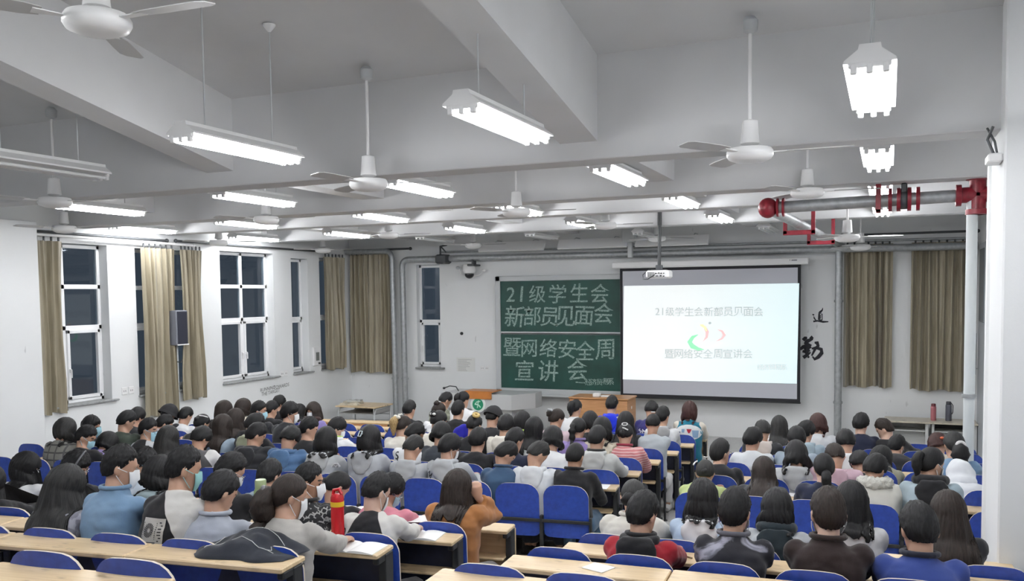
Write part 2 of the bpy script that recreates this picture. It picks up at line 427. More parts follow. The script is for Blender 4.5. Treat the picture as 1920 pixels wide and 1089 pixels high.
rod('white curtain track above the first windows of the window wall', [(XL+.12, 8.3, .95), (XL+.12, 12.3, .92)], .022, WHITE)
rod('dark curtain rod behind the white track near the pier', [(XL+.05, 9.0, .99), (XL+.05, 11.75, .98)], .022, DARKM)
rod('dark curtain rod above the middle windows of the window wall', [(XL+.06, 11.95, .99), (XL+.06, 16.45, .97)], .02, DARKM)
rod('dark curtain rod over the corner curtains of the front wall', [(-11.3, YF-.12, 1.03), (-9.75, YF-.12, 1.03)], .022, DARKM)
rod('dark curtain rod above the two front curtains by the riser', [(-.8, YF-.1, .99), (1.4, YF-.1, .99)], .02, DARKM)

# ------------------------------------------------------------------ pipes
def pipe(name, label, pts, r, mat, cat='pipe', clips=()):
    o = thing(name, label, cat, pts[0]); m = MB(); m.tube(pts, r, 14); m.build('tube', mat, o, 50)
    for c in clips:
        k = MB(); k.lathe([(r+.004, -.02), (r+.016, -.02), (r+.016, .02), (r+.004, .02)], 14, c); k.box((c[0]-.012, c[1], c[2]-.015), (c[0]+.012, c[1]+r+.05, c[2]+.015)); k.build('clip', STEEL, o, 40)
    return o
def bend(a, c, b, r=.18, n=6):
    a, c, b = Vector(a), Vector(c), Vector(b); p = c+(a-c).normalized()*r; q = c+(b-c).normalized()*r
    return [a]+[p*(1-t)**2+c*(2*t*(1-t))+q*t*t for t in [i/n for i in range(n+1)]]+[b]
pipe('heating_pipe', 'grey heating pipe bending down beside the front corner curtain', bend((-11.4, 17.22, 1.0), (-10.19, 17.22, .98), (-10.16, 17.22, PLAT)), .06, STEEL, clips=[(-10.17, 17.22, -1.85)])
pipe('heating_pipe', 'grey heating pipe running above the chalkboard and down past the narrow window', bend((1.4, 17.2, .73), (-9.92, 17.2, .79), (-9.9, 17.2, PLAT)), .065, STEEL, clips=[(-9.9, 17.2, -1.85)])
pipe('conduit_pipe', 'thin grey conduit along the front wall above the heating pipe', [(-9.0, 17.3, .93), (1.4, 17.3, .87)], .022, STEEL)
pipe('heating_pipe', 'vertical grey pipe between projection screen and first front curtain', [(-.84, 17.2, .70), (-.84, 17.2, PLAT)], .065, STEEL, clips=[(-.84, 17.2, -2.05), (-.84, 17.2, -.2)])
pipe('riser_pipe', 'white painted riser pipe standing near the right-hand column', [(.755, 10.0, .9), (.755, 10.0, FLZ)], .052, PIPEW, clips=[(.755, 10.0, -1.08)])
pipe('conduit_pipe', 'thin white conduit standing behind the riser pipe', [(.93, 10.3, .9), (.93, 10.3, FLZ)], .018, PIPEW)
pipe('conduit_pipe', 'pair of thin conduits below the wall speaker', [(XL+.03, 11.93, -.8), (XL+.03, 11.93, FLZ+.05)], .016, PIPEW)
# fire main: thick pipe with red fittings, hung under the second cross beam
FY, RX, RZ = 10.0, at(1833, 362, 'y', 10.0).x, .93
EX = at(1440, 388, 'y', FY).x
fm = thing('fire_main', 'thick grey fire main with dark red fittings under the ceiling', 'fire pipe', (RX, FY, RZ))
RY = lambda x, z=RZ: Matrix.Translation((x, FY, z)) @ Matrix.Rotation(math.pi/2, 4, 'Y')
def fz(x): return RZ-.035*(RX-x)/(RX-EX)
m = MB(); m.tube([(EX+.05, FY, fz(EX)), (RX-.05, FY, RZ)], .063, 16); m.build('tube', STEEL, fm, 50)
B0, B1 = Vector((EX, FY+.05, fz(EX))), Vector((-.80, 17.3, .80))
m = MB(); m.tube([B0, B1], .063, 16); m.build('branch_tube', STEEL, fm, 50)
m = MB(); m.ell((EX, FY-.01, fz(EX)), (.105, .10, .11), 14, 10)
for q in (.10, .16): m.lathe([(.085, -.012), (.10, -.008), (.10, .012), (.085, .016)], 14, M=RY(EX+q, fz(EX)))
m.build('elbow', RED, fm, 50)
m = MB(); m.tube([(RX, FY, RZ+.18), (RX, FY, RZ-.2)], .078, 14); m.tube([(RX-.19, FY, RZ), (RX+.19, FY, RZ)], .078, 14)
for dx, dz in ((0, .17), (0, -.17), (-.17, 0), (.16, 0)):
    M = Matrix.Translation((RX, FY, RZ+dz)) if dx == 0 else RY(RX+dx); m.lathe([(.07, -.03), (.108, -.025), (.108, .025), (.07, .03)], 14, M=M)
m.build('cross_fitting', RED, fm, 50)
vx = at(1695, 362, 'y', FY).x
for k in (vx-.13, vx-.05, vx+.05, vx+.13):
    m = MB(); m.lathe([(.07, -.018), (.12, -.018), (.12, .018), (.07, .018)], 16, M=RY(k, fz(vx))); m.build('flange', RED, fm, 40)
m = MB(); m.lathe([(.085, -.05), (.10, -.03), (.10, .03), (.085, .05)], 16, M=RY(vx, fz(vx))); m.bbox((vx-.03, FY-.07, fz(vx)+.05), (vx+.03, FY+.07, fz(vx)+.16), .01); m.build('valve', DARKM, fm, 40)
bxx = at(1647, 365, 'y', FY).x; bz = fz(bxx)
m = MB()
for y0, y1, z0, z1 in ((-.085, -.07, -.12, .17), (-.085, .085, -.12, -.09), (.07, .085, -.12, .17)): m.bbox((bxx-.025, FY+y0, bz+z0), (bxx+.025, FY+y1, bz+z1), .003)
m.build('hanger', RED, fm)
for t in (.30, .60):
    c = B0.lerp(B1, t)
    m = MB(); m.bbox((c.x-.20, c.y-.03, c.z-.13), (c.x-.15, c.y+.03, c.z+.10), .004); m.bbox((c.x-.20, c.y-.03, c.z-.14), (c.x+.20, c.y+.03, c.z-.08), .004); m.bbox((c.x+.15, c.y-.03, c.z-.13), (c.x+.20, c.y+.03, 1.95 if t > .5 else c.z+.32), .004)
    m.build('hanger', RED, fm)
# ------------------------------------------------------------------ fluorescent fittings
def make_fitting(lit):
    root = thing('ceiling_light', None, 'ceiling light', (0, 0, 0), world=False)
    L = 1.25
    m = MB(); prof = [(-.125, .035), (-.12, .05), (-.055, .10), (-.05, .125), (.05, .125), (.055, .10), (.12, .05), (.125, .035)]
    m.prism(prof, 'y', 0, L); m.build('housing', WHITE, root)
    for x in (-.075, 0, .075):
        t = MB(); t.tube([(x, .035, 0), (x, L-.035, 0)], .0145, 10); t.build('tube', TUBE if lit else TUBEOFF, root, 60)
    for y in (.0, L-.03):
        m = MB()
        m.bbox((-.10, y+.002, .012), (.10, y+.028, .05), .004)
        for x in (-.075, 0, .075): m.bbox((x-.016, y, -.018), (x+.016, y+.03, .03), .004)
        m.build('lamp_holder', WHITE, root)
    for y in (.25, L-.25):
        r = MB(); r.tube([(0, y, .12), (0, y, 1.0)], .006, 8); r.build('hanger_rod', GREYP, root)
    return root
def set_rods(root, top):
    """Cut this fitting's two rods to reach the ceiling above it and give each a small ceiling rose."""
    for c in [k for k in root.children if k.name.split('.')[0] == 'hanger_rod']:
        y = c.data.vertices[0].co.y; zt = top(root.location.y+y)-root.location.z
        m = MB(); m.tube([(0, y, .12), (0, y, zt)], .006, 8); me = m.mesh('hanger_rod', [GREYP]); c.data = me
        k = MB(); k.lathe([(.008, -.06), (.02, -.05), (.05, -.01), (.05, 0)], 12, (0, y, zt)); k.build('ceiling_rose', WHITE, c, 40)
LIT, OFF = make_fitting(True), make_fitting(False)
CX = [-.1, -2.35, -4.5, -6.6, -8.95, -11.0]
cols = ['on the column side of the hall', 'second from the column side', 'third from the column side', 'third from the window wall', 'second from the window wall', 'nearest the window wall']
fits = []
for ri, (y, z, rn) in enumerate(((-.9, 1.75, 'behind the camera'), (2.05, 1.46, 'in the rearmost row'), (4.8, 1.09, 'before the first cross beam'), (7.55, 1.08, 'behind the first cross beam'), (10.25, 1.08, 'behind the second cross beam'), (12.95, 1.08, 'behind the third cross beam'))):
    for ci in range(6):
        if ri == 2 and ci >= 4: continue
        if ri == 1 and ci not in (0, 1, 2, 4): continue
        if ri == 0 and ci not in (0, 2, 4): continue
        if ri == 3 and ci == 5: continue
        lit = not (ri == 2 and ci == 3)
        fits.append((CX[ci], y, z, lit, ('lit tube light ' if lit else 'unlit tube light ')+rn+', '+cols[ci]))
for px, py, t in ((787, 447, 'beside the front corner curtain'), (993, 441, 'above the chalkboard lamps'), (1432, 428, 'above the projection screen end'), (1204, 440, 'behind the projector pole')):
    p = at(px, py, 'z', 1.05); fits.append((p.x, min(p.y, 15.6), 1.05, False, 'unlit fluorescent light near the front wall '+t))
used = set()
for x, y, z, lit, lab in fits:
    p = LIT if lit else OFF
    o = p if lit not in used else copy_tree(p); used.add(lit)
    o.location = (x, y, z); o['label'] = lab; o['group'] = 'hanging fluorescent lights'
    set_rods(o, lambda yy: 1.955 if yy > 6.95 else ceil_z(yy)+.005)

# ------------------------------------------------------------------ ceiling fans
def make_fan(lab, x, y, z, a0, top):
    root = thing('ceiling_fan', lab, 'ceiling fan', (x, y, z), group='white ceiling fans')
    zt = top-.02
    m = MB(); m.tube([(x, y, z+.2), (x, y, zt)], .014, 10); m.build('down_rod', WHITE, root, 40)
    m = MB(); m.lathe([(.018, -.12), (.05, -.10), (.055, -.03), (.03, 0)], 14, (x, y, zt)); m.build('ceiling_hook', GREYP, root, 40)
    m = MB(); m.lathe([(.02, .25), (.055, .24), (.062, .14), (.068, .08), (.03, .06)], 16, (x, y, z)); m.build('upper_canopy', WHITE, root, 40)
    m = MB(); m.lathe([(.05, .055), (.15, .045), (.165, .02), (.165, -.005), (.15, -.03), (.10, -.05), (.03, -.058), (.0, -.058)], 24, (x, y, z)); m.build('motor_housing', WHITE, root, 40)
    for k in range(3):
        a = math.radians(a0+120*k); ca, sa = math.cos(a), math.sin(a); tilt = math.radians(9)
        def W(r, w, h): return (x+r*ca-w*sa, y+r*sa+w*ca, z+.015+h)
        b = MB(); outl = [(.26, .045), (.34, .062), (.55, .068), (.66, .066), (.70, .04)]
        pts = [(r, w) for r, w in outl]+[(r, -w) for r, w in outl[::-1]]
        up = [W(r, w, w*math.tan(tilt)+.004) for r, w in pts]; lo = [W(r, w, w*math.tan(tilt)-.001) for r, w in pts]
        b.loft([lo, up]); bo = b.build('blade', BLADE, root)
        i = MB(); i.loft([[W(.14, .02, -.006), W(.14, -.02, -.006), W(.14, -.02, 0), W(.14, .02, 0)], [W(.30, .03, .0), W(.30, -.03, -.008), W(.30, -.03, -.002), W(.30, .03, .006)]]); i.build('blade_arm', WHITE, bo)
    return root
FANS = [(-3.7, 3.4, 1.39, 2, 'large ceiling fan at the top, nearest the camera'), (-4.12, 6.6, .95, 25, 'ceiling fan just before the first cross beam, third lamp column'), (-.93, 6.6, .975, 0, 'ceiling fan nearest the column, before the first cross beam'),
        (-7.86, 6.6, .99, 12, 'ceiling fan behind a lit tube, before the first cross beam near the windows'), (-10.85, 9.25, 1.0, 20, 'ceiling fan above the first window of the window wall'), (-7.5, 9.5, 1.0, 5, 'ceiling fan in the second row, second from the windows'),
        (-4.0, 9.6, .94, 8, 'ceiling fan in the second row in front of a lit tube'), (-.78, 9.6, .99, 3, 'ceiling fan in the second row above the fire main'), (-11.0, 12.6, .97, 15, 'ceiling fan above the middle window of the window wall'), (-7.6, 12.75, .99, 22, 'ceiling fan in the third row above the corner curtains'),
        (-3.87, 12.7, .99, 10, 'ceiling fan in the third row beside the projector pole'), (-.53, 12.9, .70, 5, 'ceiling fan on a long white rod under the fire main'), (-10.95, 15.7, .96, 10, 'ceiling fan in the front corner above the crumpled curtain'), (-7.65, 16.1, .97, 0, 'ceiling fan in the front row over the wall camera'),
        (-3.95, 16.2, .98, 30, 'ceiling fan in the front row above the projection screen'), (-.45, 16.1, .71, 12, 'ceiling fan on a long rod before the front curtains')]
for x, y, z, a, lab in FANS: make_fan(lab, x, y, z, a, ceil_z(y) if y < 6.95 else 1.95)

# ------------------------------------------------------------------ flat lettering on a plane
def glyphs(mb, body, centre, right, up, height, mi=0, bold=0.0, shear=0.0, tilt=0.0, off=0.0):
    vs, fs = text_mesh(body, 1.0, bold, shear)
    if not vs: return
    ys = [v[1] for v in vs]; k = height/max(1e-6, max(ys)-min(ys)); c, s = math.cos(tilt), math.sin(tilt)
    nrm = right.cross(up)
    mb.add([Vector(centre)+right*((v[0]*c-v[1]*s)*k)+up*((v[0]*s+v[1]*c)*k)+nrm*off for v in vs], fs, mi)
XV, ZV = Vector((1, 0, 0)), Vector((0, 0, 1))

# ------------------------------------------------------------------ chalkboard
yb = YF-.10
TL, BR = at(929, 518, 'y', yb), at(1170, 741, 'y', yb)
bx0, bz1, bz0 = TL.x, TL.z, -2.12; bx1 = -4.86
bd = thing('chalkboard', 'green double chalkboard with grey metal frame and chalked Chinese writing', 'chalkboard', ((bx0+bx1)/2, yb, bz0))
m = MB(); f = .11
m.bbox((bx0, yb-.03, bz0), (bx0+f, YF, bz1), .01); m.bbox((bx1-f, yb-.03, bz0), (bx1, YF, bz1), .01); m.bbox((bx0, yb-.03, bz1-f), (bx1, YF, bz1), .01); m.bbox((bx0, yb-.03, bz0), (bx1, YF, bz0+f), .01)
m.build('frame', GREYP, bd)
m = MB(); m.bbox((bx0, yb-.16, bz0-.02), (bx1, yb-.03, bz0+.03), .01); m.build('chalk_tray', GREYP, bd)
GREEN = plain('green_chalkboard', (.008, .060, .046), .55, noise_s=2.5, noise_a=.35)
def chalk_mat():
    mt, nt, b = nodes_of('chalk'); b.inputs['Roughness'].default_value = .9
    n = N(nt, 'ShaderNodeTexNoise', Scale=45.0, Detail=4.0); nt.links.new(coords(nt), n.inputs['Vector'])
    nt.links.new(mixcol(nt, ramp(nt, n.outputs[0], .35, .6), (.09, .17, .15), (.36, .46, .42)), b.inputs['Base Color']); return mt
CHALK = chalk_mat()
mid = at(1046, 626, 'y', yb).z
for nm, za, zb, dy in (('upper_board', mid+.015, bz1-f, .0), ('lower_board', bz0+f, mid-.015, .012)):
    m = MB(); m.bbox((bx0+f, yb-dy, za), (bx1-f, yb+.02-dy, zb), .004)
    o = m.build('board_panel', GREEN, bd)
    t = MB(); zz = (za, za+.03) if nm == 'upper_board' else (za, za+.02)
    t.bbox((bx0+f, yb-dy-.012, zz[0]), (bx1-f, yb-dy, zz[1]), .003); t.build('rail', GREYP, o)
    w = MB()
    if nm == 'upper_board':
        L = [('2', 957, 552, 27), ('1', 978, 551, 29), ('级', 1007, 551, 33), ('学', 1045, 551, 36), ('生', 1085, 549, 35), ('会', 1125, 550, 36), ('新', 965, 593, 40), ('部', 998, 592, 36), ('员', 1030, 594, 36), ('见', 1059, 593, 38), ('面', 1096, 592, 36), ('会', 1132, 587, 38)]
    else:
        L = [('暨', 960, 650, 34), ('网', 992, 653, 32), ('络', 1028, 652, 34), ('安', 1063, 654, 36), ('全', 1097, 657, 36), ('周', 1134, 655, 38), ('宣', 983, 694, 38), ('讲', 1028, 695, 40), ('会', 1083, 693, 40), ('一', 1088, 717, 2), ('经', 1103, 716, 12), ('济', 1113, 716, 12), ('贸', 1124, 716, 12), ('易', 1135, 715, 12), ('系', 1145, 715, 13)]
    for ch, px, py, hp in L:
        c = at(px, py, 'y', yb-dy-.003); h = (at(px, py-hp/2, 'y', yb).z-at(px, py+hp/2, 'y', yb).z)
        glyphs(w, ch, c, XV, ZV, h, bold=.006 if hp > 20 else .01, shear=.06, tilt=rnd.uniform(-.05, .05))
    w.build('lettering', CHALK, o, recalc=False)

# ------------------------------------------------------------------ projection screen
ys = 17.08
s0, s1 = at(1163, 503, 'y', ys), at(1504, 496, 'y', ys); q0, q1 = at(1163, 742, 'y', ys), at(1498, 754, 'y', ys)
sx0, sx1 = (s0.x+q0.x)/2, (s1.x+q1.x)/2; sz1, sz0 = (s0.z+s1.z)/2, (q0.z+q1.z)/2
ps = thing('projection_screen', 'pull-down projection screen with black border showing a white slide', 'projection screen', ((sx0+sx1)/2, ys, sz0))
cz = (at(1152, 495, 'y', ys).z+at(1515, 490, 'y', ys).z)/2
m = MB(); m.bbox((sx0-.16, ys-.05, sz1+.0), (sx1+.14, ys+.09, sz1+.13), .02); m.build('screen_casing', WHITE, ps)
m = MB(); glyphs(m, '▪ ▬▬', (sx1-.13, ys-.052, sz1+.08), XV, ZV, .018); 
if m.v: m.build('logo', DARKM, ps, recalc=False)
m = MB(); m.box((sx0, ys, sz0), (sx1, ys+.004, sz1)); m.build('border', plain('matt_black_fabric', (.012, .012, .016), .8), ps)
m = MB(); m.bbox((sx0-.01, ys-.012, sz0-.03), (sx1+.01, ys+.016, sz0+.0), .008); m.build('weight_bar', BLACK, ps)
SCRW = plain('white_screen_fabric', (.52, .53, .58), .9)
bw = .055
m = MB(); m.box((sx0+bw, ys-.003, sz0+bw), (sx1-bw, ys+.001, sz1-bw)); sf = m.build('screen_fabric', SCRW, ps)
def slide_mat():
    mt, nt, b = nodes_of('projected_slide'); b.inputs['Base Color'].default_value = (.5, .5, .5, 1)
    tc = nt.nodes.new('ShaderNodeTexCoord'); sp = nt.nodes.new('ShaderNodeSeparateXYZ'); nt.links.new(tc.outputs['Generated'], sp.inputs[0])
    c = mixcol(nt, ramp(nt, sp.outputs[0], .35, 1.05), (.94, 1.0, 1.0), (.70, .95, .98))
    nt.links.new(c, b.inputs['Emission Color']); b.inputs['Emission Strength'].default_value = .68; return mt
pT, pR, pB, pBL = at(1170, 536, 'y', ys), at(1498.5, 531, 'y', ys), at(1494, 719, 'y', ys), at(1168, 711, 'y', ys)
e = .006
m = MB(); m.loft([[(p.x, ys-.004, p.z) for p in (pBL, pB, pR, pT)], [(p.x, ys-.0055, p.z) for p in (pBL, pB, pR, pT)]])
m.build('slide_image', slide_mat(), sf)
SG = emit('slide_grey', (.52, .56, .56), .42); SG2 = emit('slide_pale_grey', (.54, .59, .59), .44)
w = MB()
for body, xa, xb, py, hp, mi in (('21级学生会新部员见面会', 1228, 1432, 584, 17, 0), ('暨网络安全周宣讲会', 1246, 1412, 663, 17, 0), ('经济贸易系', 1420, 1476, 688, 11, 1)):
    a, b = at(xa, py, 'y', ys-.007), at(xb, py, 'y', ys-.007); n = len(body); units = [.55 if c in '21' else 1.0 for c in body]; tot = sum(units); acc = 0
    h = at(xa, py-hp/2, 'y', ys).z-at(xa, py+hp/2, 'y', ys).z
    for c, u in zip(body, units):
        p = a.lerp(b, (acc+u/2)/tot); acc += u
        glyphs(w, c, p, XV, ZV, h*(.8 if c in '21' else 1.0), mi, bold=.008 if hp > 12 else 0)
w.build('lettering', [SG, SG2], sf, recalc=False)
def ribbon(pts, col):       # tapered flat stroke given in slide pixels: (x, y, half width)
    m = MB(); P = [at(x, y, 'y', ys-.0075) for x, y, _ in pts]; L, R = [], []
    for i, p in enumerate(P):
        t = (P[min(i+1, len(P)-1)]-P[max(0, i-1)]).normalized(); nn = Vector((-t.z, 0, t.x)); k = pts[i][2]*.0101
        L.append(p+nn*k); R.append(p-nn*k)
    n = len(P); m.add(L+R, [(i, i+1, n+i+1, n+i) for i in range(n-1)]); return m
def arc(cx, cy, rx, ry, a0, a1, w, n=18):
    return [(cx+rx*math.cos(math.radians(a0+(a1-a0)*i/n)), cy-ry*math.sin(math.radians(a0+(a1-a0)*i/n)), w*math.sin(math.pi*(i+.15)/(n+.3))**.8) for i in range(n+1)]
em = thing('tmp', None, None); bpy.data.objects.remove(em)
lg = ribbon([(1309, 627, .4), (1299, 632, 3.2), (1293, 641, 4.6), (1298, 649, 4.8), (1309, 654, 3), (1320, 655, .5)], 0); lg.build('emblem_arc', emit('slide_green', (.30, .90, .45), .6), sf, recalc=False)
lg = ribbon([(1313, 610, .4), (1321, 613, 2.6), (1326, 622, 3.4), (1325, 632, 2.4), (1317, 641, .3)], 0); lg.build('emblem_stroke', emit('slide_rose', (.80, .50, .50), .6), sf, recalc=False)
lg = ribbon([(1312, 609, .6), (1317, 610, 2.8), (1322, 614, 2.4), (1325, 621, .4)], 0); lg.build('emblem_stroke', emit('slide_yellow', (.95, .92, .45), .7), sf, recalc=False)
lg = ribbon([(1345, 617, .3), (1354, 621, 2.2), (1358, 628, 3.2), (1353, 635, 2.0), (1342, 640, .3)], 0); lg.build('emblem_stroke', emit('slide_rose', (.8, .5, .5), .6), sf, recalc=False)
lg = ribbon([(1316, 653, .5), (1335, 650, 1.2), (1352, 643, 1.2), (1360, 641, .3)], 0); lg.build('emblem_stroke', emit('slide_straw', (.82, .85, .75), .68), sf, recalc=False)
m = MB(); c = at(1331, 605.5, 'y', ys-.007); m.ell((c.x, c.y, c.z), (.03, .001, .024), 14, 8); m.build('emblem_dot', SG2, sf)

# chalkboard lamps: three unlit troughs along the front wall
for k, (xa, xb, lab) in enumerate(((-7.9, -6.45, 'first'), (-6.15, -4.72, 'middle'), (-4.55, -3.14, 'last'))):
    o = thing('board_lamp', 'unlit white trough lamp along the front wall, %s of three from the windows' % lab, 'board lamp', (xa, 16.95, .97), group='chalkboard trough lamps')
    m = MB(); m.prism([(16.85, .90), (16.98, 1.08), (17.02, 1.06), (17.0, 1.0), (16.90, .88)], 'x', xa, xb); m.build('reflector', WHITE, o)
    m = MB(); m.tube([(xa+.05, 16.96, .96), (xb-.05, 16.96, .96)], .015, 10); m.build('tube', TUBEOFF, o, 60)
    for x in (xa+.3, xb-.3):
        m = MB(); m.tube([(x, 17.0, 1.05), (x, 17.15, 1.12), (x, YF, 1.12)], .012, 8); m.build('bracket', GREYP, o)
# square duct end above the screen
o = thing('junction_box', 'grey square cable box hanging above the screen casing', 'junction box', (-4.72, 16.9, .9)); m = MB(); m.bbox((-4.8, 16.85, .98), (-4.55, 17.1, 1.3), .01); m.build('box', GREYP, o); m = MB(); m.bbox((-4.72, 16.95, .68), (-4.63, 17.05, .98), .008); m.build('duct', GREYP, o)

# ------------------------------------------------------------------ projector
pj = at(1236, 515, 'y', 14.3); o = thing('projector', 'white ceiling projector with ports and hanging cable, on a black pole', 'projector', pj)
m = MB(); m.bbox((pj.x-.19, 14.15, pj.z-.06), (pj.x+.19, 14.45, pj.z+.07), .025); body = m.build('casing', WHITE, o)
m = MB()
for i, (dx, dz, w, h) in enumerate(((-.02, .02, .03, .015), (.03, .025, .025, .015), (.07, .02, .02, .02), (.0, -.02, .04, .012), (.06, -.02, .03, .018), (.11, .02, .02, .015), (.11, -.025, .025, .015))): m.box((pj.x+dx-w/2, 14.142, pj.z+dz-h/2), (pj.x+dx+w/2, 14.152, pj.z+dz+h/2))
m.build('port', BLACK, body)
m = MB()
for i in range(7): m.box((pj.x-.155+i*.016, 14.143, pj.z-.035), (pj.x-.146+i*.016, 14.152, pj.z+.045))
m.build('vent', plain('mid_grey_plastic', (.3, .3, .3), .5), body)
m = MB(); m.tube([(pj.x-.03, 14.13, pj.z+.0), (pj.x-.14, 14.1, pj.z-.07), (pj.x-.22, 14.12, pj.z-.07), (pj.x-.25, 14.2, pj.z-.0), (pj.x-.15, 14.25, pj.z+.09), (pj.x, 14.3, pj.z+.12)], .008, 8); m.build('cable', BLACK, o, 60)
m = MB(); m.tube([(pj.x, 14.3, pj.z+.1), (pj.x+.01, 14.3, 1.1)], .028, 12); m.tube([(pj.x+.01, 14.3, 1.08), (pj.x+.015, 14.3, 1.96)], .034, 12); m.build('pole', BLACK, o, 40)
m = MB(); m.bbox((pj.x-.12, 14.22, pj.z+.07), (pj.x+.12, 14.38, pj.z+.085), .004); m.bbox((pj.x-.05, 14.25, pj.z+.08), (pj.x+.05, 14.35, pj.z+.16), .01); m.build('mount', DARKM, o)

# ------------------------------------------------------------------ things on the walls
yw = YF
c = at(866, 625, 'y', yw); o = thing('cable_hole', 'round black cable grommet in the bare front wall', 'cable grommet', c); m = MB(); m.lathe([(.0, 0), (.035, 0), (.035, .02), (.02, .022), (0, .022)], 18, M=Matrix.Translation(c) @ Matrix.Rotation(math.pi/2, 4, 'X')); m.build('ring', BLACK, o, 40)
a, b = at(856, 670, 'y', yw), at(891, 697, 'y', yw); o = thing('paper_notice', 'pale printed notice taped to the front wall below the grommet', 'notice', ((a.x+b.x)/2, yw, b.z)); m = MB(); m.box((a.x, yw-.004, b.z), (b.x, yw-.0005, a.z)); sh = m.build('sheet', plain('off_white_paper', (.72, .73, .71), .8), o)
m = MB()
for i in range(9): m.box((a.x+.04, yw-.0055, a.z-.05-i*.03), (a.x+.04+rnd.uniform(.18, .36), yw-.004, a.z-.04-i*.03))
m.build('print_lines', plain('faded_print', (.42, .42, .42), .8), o)
def plate(name, label, axis, p, n=2, w=.086):
    o = thing(name, label, 'socket', p)
    for k in range(n):
        d = (k-(n-1)/2)*(w+.02); m = MB()
        if axis == 'x': m.bbox((p.x, p.y+d-w/2, p.z-w/2), (p.x+.012, p.y+d+w/2, p.z+w/2), .006)
        else: m.bbox((p.x+d-w/2, p.y-.012, p.z-w/2), (p.x+d+w/2, p.y, p.z+w/2), .006)
        q = m.build('faceplate', WHITE, o); s = MB()
        for e in (-.018, .018):
            if axis == 'x': s.box((p.x+.011, p.y+d+e-.004, p.z-.016), (p.x+.0135, p.y+d+e+.004, p.z+.012))
            else: s.box((p.x+d+e-.004, p.y-.0135, p.z-.016), (p.x+d+e+.004, p.y-.011, p.z+.012))
        s.build('slot', DARKM, q)
    return o
plate('wall_socket', 'pair of white sockets between the first two windows', 'x', at(239.5, 732, 'x', XL), w=.12)
plate('wall_socket', 'pair of white sockets between the middle and the narrow window', 'x', at(532, 700, 'x', XL), w=.11)
plate('light_switch', 'small white switch plate beside the chalkboard frame', 'y', at(909, 690, 'y', yw))
c = at(592, 668, 'x', XL); o = thing('control_panel', 'grey wall control box with small dark display by the crumpled curtain', 'control panel', c); m = MB(); m.bbox((XL, c.y-.13, c.z-.2), (XL+.05, c.y+.13, c.z+.2), .01); m.build('case', WHITE, o); m = MB(); m.bbox((XL+.048, c.y-.06, c.z-.09), (XL+.055, c.y+.06, c.z+.09), .003); m.build('display', plain('grey_display', (.2, .21, .2), .3), o)
m = MB(); m.box((XL+.049, c.y+.02, c.z-.17), (XL+.053, c.y+.10, c.z-.13)); m.build('badge', DARKM, o)
# speaker on the window wall
a, b = at(318, 582, 'x', XL+.1), at(342, 646, 'x', XL+.1); o = thing('wall_speaker', 'tall black and grey wall speaker between two khaki curtains', 'speaker', (XL+.12, (a.y+b.y)/2, b.z))
m = MB(); m.bbox((XL+.03, a.y, b.z), (XL+.24, b.y, a.z), .012); cab = m.build('cabinet', plain('grey_speaker_side', (.17, .18, .21), .5), o)
m = MB(); m.bbox((XL+.238, a.y+.02, b.z+.02), (XL+.25, b.y-.02, a.z-.02), .006); m.build('grille', plain('black_speaker_grille', (.012, .014, .03), .7, noise_s=200, noise_a=.6), o)
m = MB(); m.bbox((XL+.245, a.y, b.z), (XL+.255, b.y, b.z+.02), .003); m.build('trim_strip', WHITE, o)
m = MB(); m.bbox((XL, (a.y+b.y)/2-.03, a.z-.1), (XL+.05, (a.y+b.y)/2+.03, a.z+.06), .005); m.build('bracket', DARKM, o)
c = at(329, 678, 'x', XL); o = thing('wall_hook', 'small dark wall bracket below the speaker', 'hook', c); m = MB(); m.bbox((XL, c.y-.05, c.z-.025), (XL+.03, c.y+.05, c.z+.025), .005); m.build('plate', DARKM, o); m = MB(); m.tube([(XL+.02, c.y, c.z), (XL+.1, c.y+.03, c.z-.01), (XL+.1, c.y+.05, c.z+.04)], .01, 8); m.build('arm', DARKM, o)
# dome camera cluster
c = at(886, 512, 'y', yw); o = thing('dome_camera', 'white dome camera with two arm lamps on the front wall beside the chalkboard', 'camera', c)
m = MB(); m.lathe([(.05, .22), (.13, .2), (.15, .08), (.13, .02), (.08, 0)], 18, (c.x, yw-.16, c.z-.02)); m.build('housing', WHITE, o, 40)
m = MB(); m.ell((c.x, yw-.16, c.z-.03), (.10, .10, .09), 16, 10); m.build('dome', plain('smoked_dome', (.02, .02, .025), .1), o, 60)
m = MB(); m.bbox((c.x-.06, yw-.14, c.z+.16), (c.x+.06, yw, c.z+.24), .01); m.build('bracket', WHITE, o)
for s in (-1, 1):
    m = MB(); m.tube([(c.x+s*.1, yw-.12, c.z-.06), (c.x+s*.22, yw-.1, c.z-.04), (c.x+s*.30, yw-.08, c.z+(.10 if s < 0 else .04))], .012, 8); ar = m.build('lamp_arm', WHITE, o, 40)
    m = MB(); m.ell((c.x+s*.31, yw-.09, c.z+(.12 if s < 0 else .05)), (.045, .045, .035), 12, 8); m.build('lamp_head', FROST if s > 0 else GREYP, ar, 50)
c = at(828, 484, 'y', 17.05); o = thing('bracket_camera', 'dark bracket camera clamped on the heating pipe above the narrow window', 'camera', c)
m = MB(); m.bbox((c.x-.12, 16.95, c.z-.12), (c.x+.12, 17.3, c.z+.08), .03); m.build('clamp', DARKM, o); m = MB(); m.tube([(c.x, 17.0, c.z+.05), (c.x, 17.0, c.z+.25), (c.x+.2, 16.9, c.z+.27)], .022, 10); m.tube([(c.x+.02, 17.0, c.z+.24), (c.x+.18, 16.9, c.z+.12)], .015, 8); m.build('arm', DARKM, o, 40)
